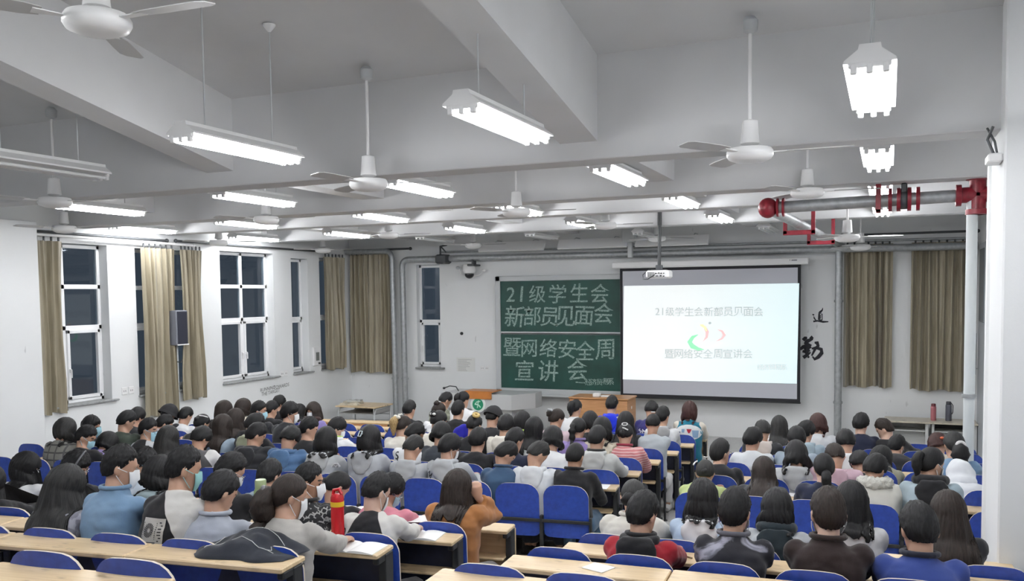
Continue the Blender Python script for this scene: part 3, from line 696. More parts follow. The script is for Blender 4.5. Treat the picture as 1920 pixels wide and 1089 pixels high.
c = at(884, 497, 'y', 17.1); o = thing('pipe_bracket', 'dark pipe bracket under the heating pipe above the dome camera', 'bracket', c); m = MB(); m.bbox((c.x-.06, 17.0, c.z-.02), (c.x+.1, 17.35, c.z+.02), .01); m.bbox((c.x-.02, 17.14, c.z), (c.x+.02, 17.3, c.z+.12), .006); m.build('plate', DARKM, o)
# calligraphy on the front wall
INK = plain('black_ink_lettering', (.012, .012, .018), .7)
def brush(label, strokes):
    w = MB(); c0 = at(*strokes[0][0][:2], 'y', yw)
    for si, st in enumerate(strokes):
        P = [at(x, y, 'y', yw-.003-.0006*si) for x, y, _ in st]; L, R = [], []
        for i, p in enumerate(P):
            t = (P[min(i+1, len(P)-1)]-P[max(0, i-1)]).normalized(); nn = Vector((-t.z, 0, t.x)); k = st[i][2]*.0104; L.append(p+nn*k); R.append(p-nn*k)
        n = len(P); w.add(L+R, [(i, i+1, n+i+1, n+i) for i in range(n-1)])
    tag(w.build('wall_lettering', INK, None, origin=c0, recalc=False), label, 'lettering')
q = lambda *pts: [(1490+x/7.51, 575+y/7.51, w) for x, y, w in pts]
brush('small upper black calligraphy character on the wall beside the screen', [q((395, 15, .5), (390, 45, 1.2), (360, 75, 2.2), (335, 95, .8)), q((345, 100, 1.6), (342, 185, 1.8)), q((340, 100, .8), (385, 100, .9), (388, 190, .7)), q((345, 130, 1.4), (372, 130, 1.2)), q((345, 155, 1.4), (372, 157, 1.2)), q((340, 186, 1.4), (385, 186, 1)), q((250, 105, 1), (272, 118, 1.5)), q((268, 135, .6), (278, 165, 1.2), (300, 190, 1.0)), q((262, 207, 1.6), (320, 198, 1.4), (400, 212, 1.8), (475, 210, .8))])
brush('large lower black calligraphy character on the wall beside the screen', [q((115, 470, 2.6), (150, 440, 3.2), (175, 432, 1.6)), q((215, 450, 2.0), (240, 430, 3.4), (262, 448, 1.4)), q((140, 525, 2.2), (185, 480, 3.6), (255, 450, 2.0)), q((75, 600, 2.4), (120, 565, 3.2), (200, 535, 3.2), (235, 550, 2)), q((165, 470, 3.0), (170, 580, 3.4), (175, 690, 3.0)), q((130, 590, 2.6), (190, 580, 3.0), (230, 560, 2.4)), q((110, 625, 2.2), (160, 635, 3.0), (215, 610, 2.0)), q((120, 715, 3.2), (160, 690, 3.0), (225, 640, 1.2)), q((185, 700, 2), (205, 715, 1.6)), q((280, 505, 1.6), (315, 505, 3.4), (330, 550, 2.8), (290, 590, 2.4), (240, 690, 1.4)), q((240, 590, 1.6), (300, 575, 2.6), (375, 600, 3.2), (380, 650, 3.4), (330, 710, 3.2), (280, 738, 2.6), (250, 700, 1.2))])
YV = Vector((0, 1, 0))
for body, px, py, hp, tl in (('RUNNING', 502, 728.5, 6.5, .05), ('TOWARDS', 528, 723.5, 6.5, .05), ('THE', 496, 738, 6.5, .0), ('TARGET', 514, 733.5, 6.5, .06)):
    c = at(px, py, 'x', XL+.004); h = at(px, py-hp/2, 'x', XL).z-at(px, py+hp/2, 'x', XL).z
    w = MB(); glyphs(w, body, c, YV, ZV, h, shear=.15, bold=-.003, tilt=tl)
    o = w.build('wall_lettering', plain('grey_wall_ink', (.10, .10, .10), .7), None, origin=c, recalc=False); tag(o, 'grey hand lettered word %s under the middle window' % body.lower(), 'lettering', 'slogan words on the window wall')
# small box lamp and cables at the head of the column
o = thing('emergency_light', 'white emergency light box on the column under the first beam', 'emergency light', (.60, 6.78, .78)); m = MB(); m.bbox((.60, 6.76, .84), (.69, 6.98, .90), .01); m.build('case', WHITE, o); m = MB(); m.tube([(.64, 6.8, .89), (.60, 6.84, 1.0), (.63, 6.8, 1.08)], .01, 8); m.tube([(.66, 6.82, .89), (.64, 6.8, .98), (.60, 6.86, 1.08)], .008, 8); m.build('cable', DARKM, o, 60)
# dark hooks left over on the raked ceiling
for px, py, yy, nm in ((106, 205, 6.3, 'near the window side'), (1440, 0, 4, '')):
    if nm:
        c = at(px, py, 'y', yy); c.z = ceil_z(c.y); o = thing('ceiling_hook', 'small dark empty hook in the raked ceiling %s' % nm, 'hook', c); m = MB(); m.tube([(c.x, c.y, c.z), (c.x, c.y, c.z-.12)], .012, 8); m.tube([(c.x, c.y, c.z-.03), (c.x+.06, c.y, c.z-.02), (c.x+.12, c.y, c.z-.07)], .008, 8); m.build('hook_body', DARKM, o)

# ------------------------------------------------------------------ lecterns and side tables
lx0, lx1 = -8.3, -6.5; ly = 15.95
o = thing('lectern_console', 'grey steel lectern console with a green round emblem and an orange lid', 'lectern', ((lx0+lx1)/2, ly+.4, PLAT))
STG = plain('pale_grey_steel', (.50, .51, .515), .4)
m = MB(); m.prism([(lx0+.05, PLAT), (lx1-.35, PLAT), (lx1-.35, -2.3), (lx0+.05, -2.3)], 'y', ly+.12, ly+.75); m.build('cabinet', STG, o)
m = MB(); zt = -1.95
m.prism([(lx0-.05, ly), (lx1-.30, ly), (lx1+.03, ly+.45), (lx1+.03, ly+.8), (lx0-.05, ly+.8)], 'z', -2.28, -1.98)
m.build('desk_body', STG, o)
a, b = at(871, 733, 'y', ly), at(922, 747, 'y', ly)
m = MB(); m.bbox((a.x, ly-.03, b.z-.02), (b.x, ly+.02, a.z+.0), .008); m.bbox((a.x, ly-.03, a.z-.01), (b.x+.05, ly+.4, a.z+.01), .006); m.build('lid', plain('orange_brown_veneer', (.46, .165, .035), .4, noise_s=4, noise_a=.2), o)
c = at(896, 758, 'y', ly-.012)
m = MB(); m.lathe([(0, 0), (.165, 0), (.165, .012), (0, .012)], 32, M=Matrix.Translation((c.x, ly+.002, c.z)) @ Matrix.Rotation(math.pi/2, 4, 'X')); em = m.build('emblem', WHITE, o, 40)
m = MB(); m.lathe([(0, 0), (.118, 0), (.118, .006), (0, .006)], 32, M=Matrix.Translation((c.x, ly-.0105, c.z)) @ Matrix.Rotation(math.pi/2, 4, 'X'))
m.build('emblem_disc', plain('emblem_green', (.01, .22, .11), .5), em, 40)
m = MB()
for s, sh in ((1, .03), (-1, -.03)):
    m.tube([(c.x-.06, ly-.020, c.z+sh-.03*s), (c.x-.02*s, ly-.020, c.z+sh+.02), (c.x+.06, ly-.020, c.z+sh+.03*s)], .013, 8)
m.tube([(c.x-.01, ly-.020, c.z-.07), (c.x+.02, ly-.020, c.z+.08)], .012, 8)
for k in range(28):
    t = 2*math.pi*k/28; m.box((c.x+.142*math.cos(t)-.006, ly-.014, c.z+.142*math.sin(t)-.006), (c.x+.142*math.cos(t)+.006, ly-.009, c.z+.142*math.sin(t)+.006))
m.build('emblem_marks', plain('emblem_mint', (.45, .68, .55), .5), em)
m = MB(); m.lathe([(0, 0), (.03, 0), (.03, .01), (0, .01)], 14, M=Matrix.Translation((c.x, ly+.118, -2.5)) @ Matrix.Rotation(math.pi/2, 4, 'X')); m.build('lock', DARKM, o)
g = thing('gooseneck_microphone', 'black gooseneck microphone on the grey lectern console', 'microphone', (-8.05, ly+.2, -1.95)); m = MB(); m.tube([(-8.05, ly+.2, -1.96), (-8.1, ly+.18, -1.87), (-8.2, ly+.1, -1.85), (-8.28, ly+.05, -1.88)], .012, 8); m.build('neck', BLACK, g, 60); m = MB(); m.ell((-8.30, ly+.04, -1.89), (.03, .03, .025), 10, 8); m.build('head', BLACK, g, 60)
# wooden lectern
a, b = at(1067, 744, 'y', 16.0), at(1173, 746, 'y', 16.0)
o = thing('wooden_lectern', 'plain brown wooden lectern under the screen corner', 'lectern', ((a.x+b.x)/2, 16.3, PLAT)); wx0, wx1 = a.x, b.x+.03
m = MB(); m.bbox((wx0, 16.0, PLAT), (wx1, 16.62, a.z-.03), .012); m.build('cabinet', WOOD2, o)
m = MB(); m.bbox((wx0-.01, 15.98, a.z-.03), (wx1+.02, 16.64, a.z), .008); m.build('top', WOOD2, o)
m = MB(); m.bbox((wx1-.003, 16.28, a.z-.22), (wx1+.006, 16.32, a.z-.17), .003); m.build('catch', WHITE, o)
o = thing('chalk_box', 'crumpled white chalk boxes on the wooden lectern', 'box', (wx0+.5, 16.2, a.z)); m = MB(); m.bbox((wx0+.43, 16.12, a.z), (wx0+.56, 16.25, a.z+.07), .01); m.build('box', PAPER, o); m = MB(); m.bbox((wx0+.58, 16.15, a.z), (wx0+.75, 16.24, a.z+.03), .01); m.build('lid', PAPER, o)

def school_desk(label, x0, x1, y0, y1, z, mat=WOOD, legs=GREYP):
    o = thing('side_table', label, 'table', ((x0+x1)/2, (y0+y1)/2, FLZ)); fz = o.location.z
    m = MB(); m.bbox((x0, y0, z-.03), (x1, y1, z), .008); m.build('table_top', mat, o)
    m = MB(); m.bbox((x0+.06, y0+.04, z-.17), (x1-.06, y1-.03, z-.155), .004); m.bbox((x0+.06, y1-.045, z-.17), (x1-.06, y1-.03, z-.03), .004); m.bbox((x1-.075, y0+.04, z-.17), (x1-.06, y1-.03, z-.03), .004); m.build('drawer_tray', plain('grey_tray', (.33, .33, .32), .5), o)
    for x in (x0+.05, x1-.05):
        m = MB(); m.tube(bend((x, y0+.05, fz+.01), (x, y0+.05, z-.15), (x, y0+.12, z-.06), .05)+[(x, y1-.05, z-.05), (x, y1-.05, fz+.01)], .016, 10); m.build('leg', legs, o, 50)
        m = MB(); m.tube([(x, y0+.02, fz+.02), (x, y1-.0, fz+.02)], .016, 10); m.build('foot', legs, o, 50)
    m = MB(); m.tube([(x0+.05, y1-.05, fz+.25), (x1-.05, y1-.05, fz+.25)], .012, 8); m.build('crossbar', legs, o, 50)
    return o
t = at(637, 757, 'y', 16.3); school_desk('worn school table in the front corner with paper piled on it', -10.95, -9.95, 16.0, 16.75, t.z)
pz = t.z
for k, (dx, dy, w, d2, h, rot, lab) in enumerate(((0, 0, .42, .30, .06, .1, 'crumpled newspaper lying lowest on the corner table'), (.02, .02, .36, .24, .05, -.15, 'folded paper on top of the newspaper, corner table'), (.08, .0, .30, .2, .04, .3, 'grey crumpled sheet topmost on the corner table pile'))):
    m = MB(); M = Matrix.Translation((-10.72+dx, 16.3+dy, pz)) @ Matrix.Rotation(rot, 4, 'Z'); nx, ny = 8, 6; vs = []
    for s in (0, 1):
        for j in range(ny+1):
            for i in range(nx+1):
                x, y = (i/nx-.5)*w, (j/ny-.5)*d2; zz = (.012*s if s == 0 else h*.4+h*.6*(noise.noise(Vector((i*.6+k*9, j*.7, 1.3)))+.5)); vs.append(M @ Vector((x, y, zz)))
    K = (nx+1)*(ny+1); fs = []
    for j in range(ny):
        for i in range(nx):
            q = j*(nx+1)+i; fs += [(q, q+nx+1, q+nx+2, q+1), (K+q, K+q+1, K+q+nx+2, K+q+nx+1)]
    for i in range(nx): fs += [(i, i+1, K+i+1, K+i), (ny*(nx+1)+i, K+ny*(nx+1)+i, K+ny*(nx+1)+i+1, ny*(nx+1)+i+1)]
    for j in range(ny): q = j*(nx+1); fs += [(q, K+q, K+q+nx+1, q+nx+1), (q+nx, q+nx+nx+1, K+q+nx+nx+1, K+q+nx)]
    m.add(vs, fs); pz += h*.6
    tag(m.build('folded_paper', plain('yellowed_paper', (.62, .58, .48), .8, noise_s=8, noise_a=.3) if k < 2 else plain('grey_paper', (.45, .46, .44), .8), None, origin=tuple(M @ Vector((0, 0, 0)))), lab, 'paper', 'papers on the corner table')
# two open cabinets under the front curtains
zc = -2.27
for x0, x1, lab, dark in ((-.02, .66, 'pale low cabinet with grey back by the front wall', False), (.68, 1.40, 'pale low cabinet with dark open shelf, under the bottles', True)):
    o = thing('low_cabinet', lab, 'cabinet', ((x0+x1)/2, 16.95, PLAT)); LG = plain('light_grey_board', (.56, .57, .56), .5)
    m = MB(); m.bbox((x0-.03, 16.62, zc-.03), (x1, 17.2, zc), .006); m.build('top', wood('grey_oak_board', (.52, .47, .37), (.60, .55, .45)), o)
    m = MB(); m.bbox((x0+.02, 16.68, PLAT), (x0+.06, 17.2, zc-.03), .004); m.build('side_panel', LG, o); m = MB(); m.bbox((x1-.06, 16.68, PLAT), (x1-.01, 17.2, zc-.03), .004); m.build('side_panel', LG, o)
    m = MB(); m.bbox((x0+.06, 16.9, PLAT), (x1-.06, 16.92, zc-.16), .003); m.build('front_panel', LG, o)
    m = MB(); m.bbox((x0+.06, 17.1, zc-.17), (x1-.06, 17.12, zc-.03), .003); m.build('back_panel', BLACK if dark else STEEL, o); m = MB(); m.bbox((x0+.06, 16.7, zc-.18), (x1-.06, 17.12, zc-.16), .003); m.build('shelf', LG, o)
def flask(label, c, r, h, body, cap, strap=False, name='water_bottle'):
    o = thing(name, label, 'bottle', c); c = Vector(c)
    m = MB(); m.lathe([(0, 0), (r*.92, 0), (r, .01), (r, h*.78), (r*.97, h*.82), (r*.8, h*.85), (0, h*.85)], 20, c); m.build('body', body, o, 40)
    m = MB(); m.lathe([(0, h*.85), (r*.82, h*.85), (r*.85, h*.87), (r*.82, h*.97), (r*.7, h), (0, h)], 20, c); m.build('cap', cap, o, 40)
    if strap:
        m = MB(); m.tube([c+Vector((r*.8, 0, h*.93)), c+Vector((r*1.35, 0, h*.8)), c+Vector((r*1.3, 0, h*.45)), c+Vector((r*1.02, 0, h*.35))], .008, 8); m.build('strap', cap, o, 60)
    return o
flask('pink water bottle with dark red cap on the low cabinet', (.73, 16.9, zc), .045, .29, plain('translucent_pink', (.42, .14, .16), .3), plain('dark_red_plastic', (.13, .02, .03), .4))
flask('dark grey water bottle with strap on the low cabinet', (.965, 16.9, zc), .05, .335, plain('smoke_grey_bottle', (.09, .095, .12), .3), plain('charcoal_plastic', (.045, .045, .055), .4), True)
# ------------------------------------------------------------------ fixed desks and tip-up chairs
PITCH = .52
def row_pitch(row): return .46 if row in 'ZABCDE' else .465
OR = ['first', 'second', 'third', 'fourth', 'fifth', 'sixth', 'seventh', 'eighth', 'ninth', 'tenth', 'eleventh', 'twelfth', 'thirteenth', 'fourteenth', 'fifteenth', 'sixteenth', 'seventeenth', 'eighteenth']
SIDE = {'L': 'window-side block', 'R': 'column-side block'}
def make_desk(L, woodfront=False):
    root = thing('lecture_desk', None, 'desk', world=False)
    m = MB(); m.bbox((.004, 0, DESK_H-.028), (L-.004, DEPTH, DESK_H), .006); m.build('desktop', WOOD, root)
    m = MB(); m.bbox((.05, .03, DESK_H-.25), (L-.05, .19, DESK_H-.232), .005); m.build('shelf', WOOD, root)
    m = MB(); m.bbox((.02, .205, .12), (L-.02, .225, DESK_H-.03), .006); m.build('front_panel', WOOD if woodfront else NAVY, root)
    for x in (.03, L-.03):
        m = MB(); m.bbox((x-.024, .12, .02), (x+.024, .232, DESK_H-.03), .006); m.bbox((x-.02, .03, DESK_H-.07), (x+.02, .23, DESK_H-.03), .006)
        if woodfront: m.bbox((x-.028, .228, .0), (x+.028, .246, DESK_H-.03), .004, 1)
        lg = m.build('leg', [BLACK, WOOD], root); f = MB(); f.bbox((x-.03, .08, 0), (x+.03, .34, .022), .008); f.build('foot', BLACK, lg)
    return root
def shell(w, z0, z1, rad, arch, th, yfun):
    """A thin bent plywood shell standing in the xz plane; the rim gets the second material."""
    zs = [z0]+[z0+rad*.5*(1-math.cos(math.pi*k/6))/1.0*1.0 for k in range(1, 6)]; zs = sorted(set([round(z, 4) for z in zs]+[round(z0+rad+(z1-rad-z0-rad)*k/5, 4) for k in range(6)]+[round(z1-rad*.5*(1-math.cos(math.pi*k/6)), 4) for k in range(0, 6)]))
    NX = 12; rows = []
    for z in zs:
        if z > z1-rad: q = (z-(z1-rad))/rad; hw = w/2-rad*(1-math.sqrt(max(0, 1-q*q)))
        elif z < z0+rad*.5: q = (z0+rad*.5-z)/(rad*.5); hw = w/2-rad*.5*(1-math.sqrt(max(0, 1-q*q)))
        else: hw = w/2
        g = (z-z0)/(z1-z0); row = []
        for i in range(NX+1):
            x = -hw+2*hw*i/NX; zz = z+arch*g*(1-(x/(w/2))**2); row.append((x, zz, g))
        rows.append(row)
    F = [[(x, yfun(x, g)+th/2, z) for x, z, g in r] for r in rows]; B = [[(x, yfun(x, g)-th/2, z) for x, z, g in r] for r in rows]
    m = MB(); n = NX+1; R = len(rows); vs = [p for r in F for p in r]+[p for r in B for p in r]; fs = []; mi = []
    for j in range(R-1):
        for i in range(NX):
            a = j*n+i; fs.append((a, a+1, a+n+1, a+n)); mi.append(0); k = R*n; fs.append((k+a, k+a+n, k+a+n+1, k+a+1)); mi.append(0)
    k = R*n
    for i in range(NX):
        fs.append((i, k+i, k+i+1, i+1)); mi.append(1); a = (R-1)*n+i; fs.append((a, a+1, k+a+1, k+a)); mi.append(1)
    for j in range(R-1):
        a = j*n; fs.append((a, a+n, k+a+n, k+a)); mi.append(1); a = j*n+NX; fs.append((a, k+a, k+a+n, a+n)); mi.append(1)
    m.v = vs; m.f = fs; m.m = mi; return m
def make_chair(up, W=.41, Z0=.40, Z1=.93):
    root = thing('tip_up_chair', None, 'chair', world=False)
    shell(W, Z0, Z1, .10, .02, .014, lambda x, g: .018*(x/W*2)**2-.03*g).build('backrest', [BLUE, EDGE], root, 45)
    if up: s = shell(W-.03, .40, .78, .07, .005, .014, lambda x, g: .085+.03*g-.015*(x/.22)**2)
    else:
        s = shell(W-.03, 0, .36, .07, .005, .014, lambda x, g: .012*(x/.22)**2-.02*math.sin(g*3.0))
        s.v = [(x, .06+z, .395+y) for x, y, z in s.v]
    s.build('seat', [BLUE, EDGE], root, 45)
    for x in (-W/2-.016, W/2+.016):
        m = MB(); m.bbox((x-.011, -.03, .02), (x+.011, .02, .56), .005); m.bbox((x-.011, -.02, .36), (x+.011, .12, .40), .005); m.build('leg', BLACK, root)
        f = MB(); f.bbox((x-.011, -.10, 0), (x+.011, .14, .022), .005); f.build('foot', BLACK, root)
    m = MB(); m.bbox((-W/2-.01, -.035, .50), (W/2+.01, -.018, .53), .004); m.bbox((-W/2-.01, .03, .37), (W/2+.01, .06, .39), .004); m.build('bracket', BLACK, root)
    return root
def local(side, row, s, o, z=0.0):
    P, d, n, th = row_frame(side, row); return P+d*s+n*o+Vector((0, 0, z))
CHX = {'E': -.14}
def chair_off(row): return .50 if row == 'E' else .655 if row in 'FGHIJ' else .605
OCC = set()           # (side, row, seat) places with somebody on them; filled by the people table
NSEAT = {'L': dict(Z=16, A=16, B=16, C=16, D=16, E=15, F=12, G=10, H=8, I=6, J=0), 'R': dict(Z=6, A=6, B=6, C=6, D=6, E=6, F=5, G=5, H=5, I=5, J=0)}
NDESK = {'L': dict(Z=16, A=16, B=16, C=16, D=16, E=15, F=12, G=10, H=8, I=7, J=6), 'R': dict(Z=6, A=6, B=6, C=6, D=6, E=6, F=5, G=5, H=5, I=5, J=0)}
def build_seating():
    protos = {}; used = set()
    def get(key):
        if key not in protos: protos[key] = make_desk(key[1], key[2]) if key[0] == 'desk' else make_chair(key[1], *{0: (), 1: (.41, .38, .87), 2: (.42, .36, .83)}[key[2]])
        return protos[key]
    def inst(key, loc, th):
        p = get(key); o = p if key not in used else copy_tree(p); used.add(key); o.location = loc; o.rotation_euler = (0, 0, math.radians(th)); return o
    for side in 'LR':
        sg = -1 if side == 'L' else 1
        for ri, row in enumerate(ORD):
            pt = row_pitch(row); sk = PITCH*(.87 if row in 'ZABCDE' else 1); n = int(round(NDESK[side][row]*sk/pt)); k = 0; j = 0; P, d, nn, th = row_frame(side, row)
            while k < n:
                c = 2 if n-k >= 2 else 1; L = pt*c; s0 = -(k*pt+L) if side == 'L' else k*pt
                o = inst(('desk', round(L, 3), row in 'ZF'), P+d*s0, th)
                o['label'] = 'wood-topped desk, %s from the aisle in the %s row, %s' % (OR[j], OR[ri], SIDE[side]); o['group'] = 'lecture desks'
                k += c; j += 1
            for q in range(int(round(NSEAT[side][row]*sk/pt))):
                if (side, row, q) in HIDE: continue
                s = sg*(q*pt+pt/2)+((CHX[row] if row in CHX else -.073) if side == 'L' else -.02); oc = (side, row, q) in OCC
                o = inst(('chair', not oc, 2 if row == 'E' else 1 if row in 'ZABCD' else 0), P+d*s-nn*chair_off(row), th)
                o['label'] = '%s blue chair, %s seat from the aisle in the %s row, %s' % ('occupied' if oc else 'empty', OR[q], OR[ri], SIDE[side]); o['group'] = 'blue tip-up chairs'
HIDE = set()
# the short extra desk before the first row, by the front corner
def front_desk():
    a = at(728, 793, 'z', -2.12); P, d, n, th = row_frame('L', 'Z'); o = make_desk(2.4, True)
    o.location = Vector((a.x, a.y, -2.12-DESK_H))-d*2.4; o.rotation_euler = (0, 0, math.radians(th)); o['label'] = 'brown fronted empty desk standing alone before the first row'
    m = MB(); m.bbox((.02, -.0, .1), (2.38, .02, DESK_H-.03), .006); b = m.build('modesty_panel', WOOD2, o)
front_desk()
# ------------------------------------------------------------------ people
def remesh(mb, voxel, smooth_it=3, fac=.5):
    me = bpy.data.meshes.new('tmp'); me.from_pydata(mb.v, [], mb.f); ob = bpy.data.objects.new('tmp', me); COL.objects.link(ob)
    import bmesh
    bm = bmesh.new(); bm.from_mesh(me); bmesh.ops.recalc_face_normals(bm, faces=bm.faces); bm.to_mesh(me); bm.free()
    r = ob.modifiers.new('r', 'REMESH'); r.mode = 'VOXEL'; r.voxel_size = voxel; r.use_smooth_shade = True
    if smooth_it:
        s = ob.modifiers.new('s', 'SMOOTH'); s.factor = fac; s.iterations = smooth_it
    dg = bpy.context.evaluated_depsgraph_get(); dg.update()
    out = bpy.data.meshes.new_from_object(ob.evaluated_get(dg)); bpy.data.objects.remove(ob); bpy.data.meshes.remove(me)
    out.polygons.foreach_set('use_smooth', [True]*len(out.polygons)); return out
def displace(me, fn):
    co = np.empty(len(me.vertices)*3, 'f'); no = np.empty(len(me.vertices)*3, 'f'); me.vertices.foreach_get('co', co); me.vertex_normals.foreach_get('vector', no)
    co = co.reshape(-1, 3); no = no.reshape(-1, 3)
    d = np.array([fn(c) for c in co], 'f'); co += no*d[:, None]; me.vertices.foreach_set('co', co.ravel()); me.update()
def skin_mat(name, col):
    m, nt, b = nodes_of(name); b.inputs['Roughness'].default_value = .5; b.inputs['Subsurface Weight'].default_value = .08; b.inputs['Subsurface Radius'].default_value = (.02, .008, .004)
    n = N(nt, 'ShaderNodeTexNoise', Scale=14.0, Detail=3.0); nt.links.new(coords(nt), n.inputs['Vector'])
    nt.links.new(mixcol(nt, ramp(nt, n.outputs[0], .35, .65), tuple(c*.9 for c in col), col), b.inputs['Base Color']); return m
SKIN = [skin_mat('skin_warm', (.50, .30, .21)), skin_mat('skin_fair', (.60, .40, .31)), skin_mat('skin_tan', (.42, .24, .155))]
def hair_mat(name, a, c):
    m, nt, b = nodes_of(name); b.inputs['Roughness'].default_value = .55; b.inputs['Specular IOR Level'].default_value = .28
    tc = nt.nodes.new('ShaderNodeUVMap'); mp = nt.nodes.new('ShaderNodeMapping'); mp.inputs['Scale'].default_value = (60, 1.6, 1); nt.links.new(tc.outputs[0], mp.inputs[0])
    n = N(nt, 'ShaderNodeTexNoise', Scale=2.2, Detail=4.0); nt.links.new(mp.outputs[0], n.inputs['Vector'])
    nt.links.new(mixcol(nt, ramp(nt, n.outputs[0], .35, .65), a, c), b.inputs['Base Color']); bump(nt, b, n.outputs[0], .5, .004); return m
HAIR = {'black': hair_mat('black_hair', (.003, .003, .0038), (.009, .0088, .0096)), 'brown': hair_mat('dark_brown_hair', (.010, .0065, .005), (.026, .017, .0135)), 'auburn': hair_mat('auburn_hair', (.022, .008, .007), (.055, .022, .019)),
        'ash': hair_mat('ash_black_hair', (.009, .009, .0095), (.024, .0235, .023)), 'blond': hair_mat('honey_blond_hair', (.22, .14, .055), (.42, .30, .14))}
FAB = {}
def fabric(kind, col, col2=None):
    key = (kind, col, col2)
    if key in FAB: return FAB[key]
    m, nt, b = nodes_of('fabric_%s_%d' % (kind, len(FAB))); b.inputs['Roughness'].default_value = .85; b.inputs['Sheen Weight'].default_value = .15; b.inputs['Specular IOR Level'].default_value = .25
    n = N(nt, 'ShaderNodeTexNoise', Scale=9.0, Detail=5.0); nt.links.new(coords(nt), n.inputs['Vector'])
    base = mixcol(nt, ramp(nt, n.outputs[0], .3, .7), tuple(c*.88 for c in col), col)
    w = N(nt, 'ShaderNodeTexNoise', Scale=160.0, Detail=2.0); nt.links.new(coords(nt), w.inputs['Vector']); h = w.outputs[0]; bs, bd = .12, .004
    c2 = col2 or tuple(c*.5 for c in col)
    if kind == 'denim':
        g = N(nt, 'ShaderNodeTexNoise', Scale=4.5, Detail=6.0); nt.links.new(coords(nt), g.inputs['Vector']); base = mixcol(nt, ramp(nt, g.outputs[0], .35, .68), col, c2)
    elif kind == 'stripe':
        g = N(nt, 'ShaderNodeTexWave', Scale=11.0, Distortion=1.2); g.bands_direction = 'Z'; nt.links.new(coords(nt), g.inputs['Vector']); base = mixcol(nt, ramp(nt, g.outputs[0], .45, .6), col, c2); h = g.outputs[0]; bs = .3
    elif kind == 'plaid':
        g = N(nt, 'ShaderNodeTexWave', Scale=4.0, Distortion=.3); g.bands_direction = 'Z'; k = N(nt, 'ShaderNodeTexWave', Scale=3.4, Distortion=.3); k.bands_direction = 'X'
        v = coords(nt); nt.links.new(v, g.inputs['Vector']); nt.links.new(v, k.inputs['Vector']); base = mixcol(nt, ramp(nt, g.outputs[0], .86, .95), base, c2); base = mixcol(nt, ramp(nt, k.outputs[0], .88, .96), base, tuple(x*1.4 for x in c2))
    elif kind == 'glyph':
        g = N(nt, 'ShaderNodeTexVoronoi', Scale=34.0); g.feature = 'DISTANCE_TO_EDGE'; nt.links.new(coords(nt), g.inputs['Vector']); k = N(nt, 'ShaderNodeTexNoise', Scale=22.0, Detail=1.0); nt.links.new(coords(nt), k.inputs['Vector'])
        base = mixcol(nt, ramp(nt, g.outputs[0], .10, .13), c2, col); base = mixcol(nt, ramp(nt, k.outputs[0], .5, .53), col, base)
    elif kind == 'cloud':
        g = N(nt, 'ShaderNodeTexNoise', Scale=5.0, Detail=7.0, Distortion=.8); nt.links.new(coords(nt, (1, 1, 1.6)), g.inputs['Vector']); base = mixcol(nt, ramp(nt, g.outputs[0], .50, .60), col, c2)
    elif kind == 'blotch':
        g = N(nt, 'ShaderNodeTexNoise', Scale=16.0, Detail=3.0); nt.links.new(coords(nt), g.inputs['Vector']); base = mixcol(nt, ramp(nt, g.outputs[0], .5, .56), col, c2)
    elif kind == 'shiny': b.inputs['Roughness'].default_value = .45
    elif kind == 'fur':
        g = N(nt, 'ShaderNodeTexNoise', Scale=90.0, Detail=6.0); nt.links.new(coords(nt), g.inputs['Vector']); h = g.outputs[0]; bs, bd = .8, .012
    elif kind == 'band':          # lighter shoulders over darker body, split by height
        sp = nt.nodes.new('ShaderNodeSeparateXYZ'); nt.links.new(coords(nt), sp.inputs[0]); base = mixcol(nt, ramp(nt, sp.outputs[2], .80, .815), c2, base)
    nt.links.new(base, b.inputs['Base Color']); bump(nt, b, h, bs, bd); FAB[key] = m; return m
TT2 = {}
def two_tone(kind, c1, c2):
    if (kind, c1, c2) in TT2: return TT2[(kind, c1, c2)]
    m = fabric(kind, c1, None).copy(); nt = m.node_tree; b = nt.nodes['Principled BSDF']; a = N(nt, 'ShaderNodeAttribute'); a.attribute_name = 'sleeve'
    src = b.inputs['Base Color'].links[0].from_socket; nt.links.new(mixcol(nt, ramp(nt, a.outputs['Fac'], -.002, .002), src, c2), b.inputs['Base Color']); TT2[(kind, c1, c2)] = m; return m
MASKC = {'blue': plain('mask_blue', (.36, .60, .70), .8), 'white': plain('mask_white', (.80, .82, .84), .8), 'teal': plain('mask_teal', (.30, .58, .58), .8)}

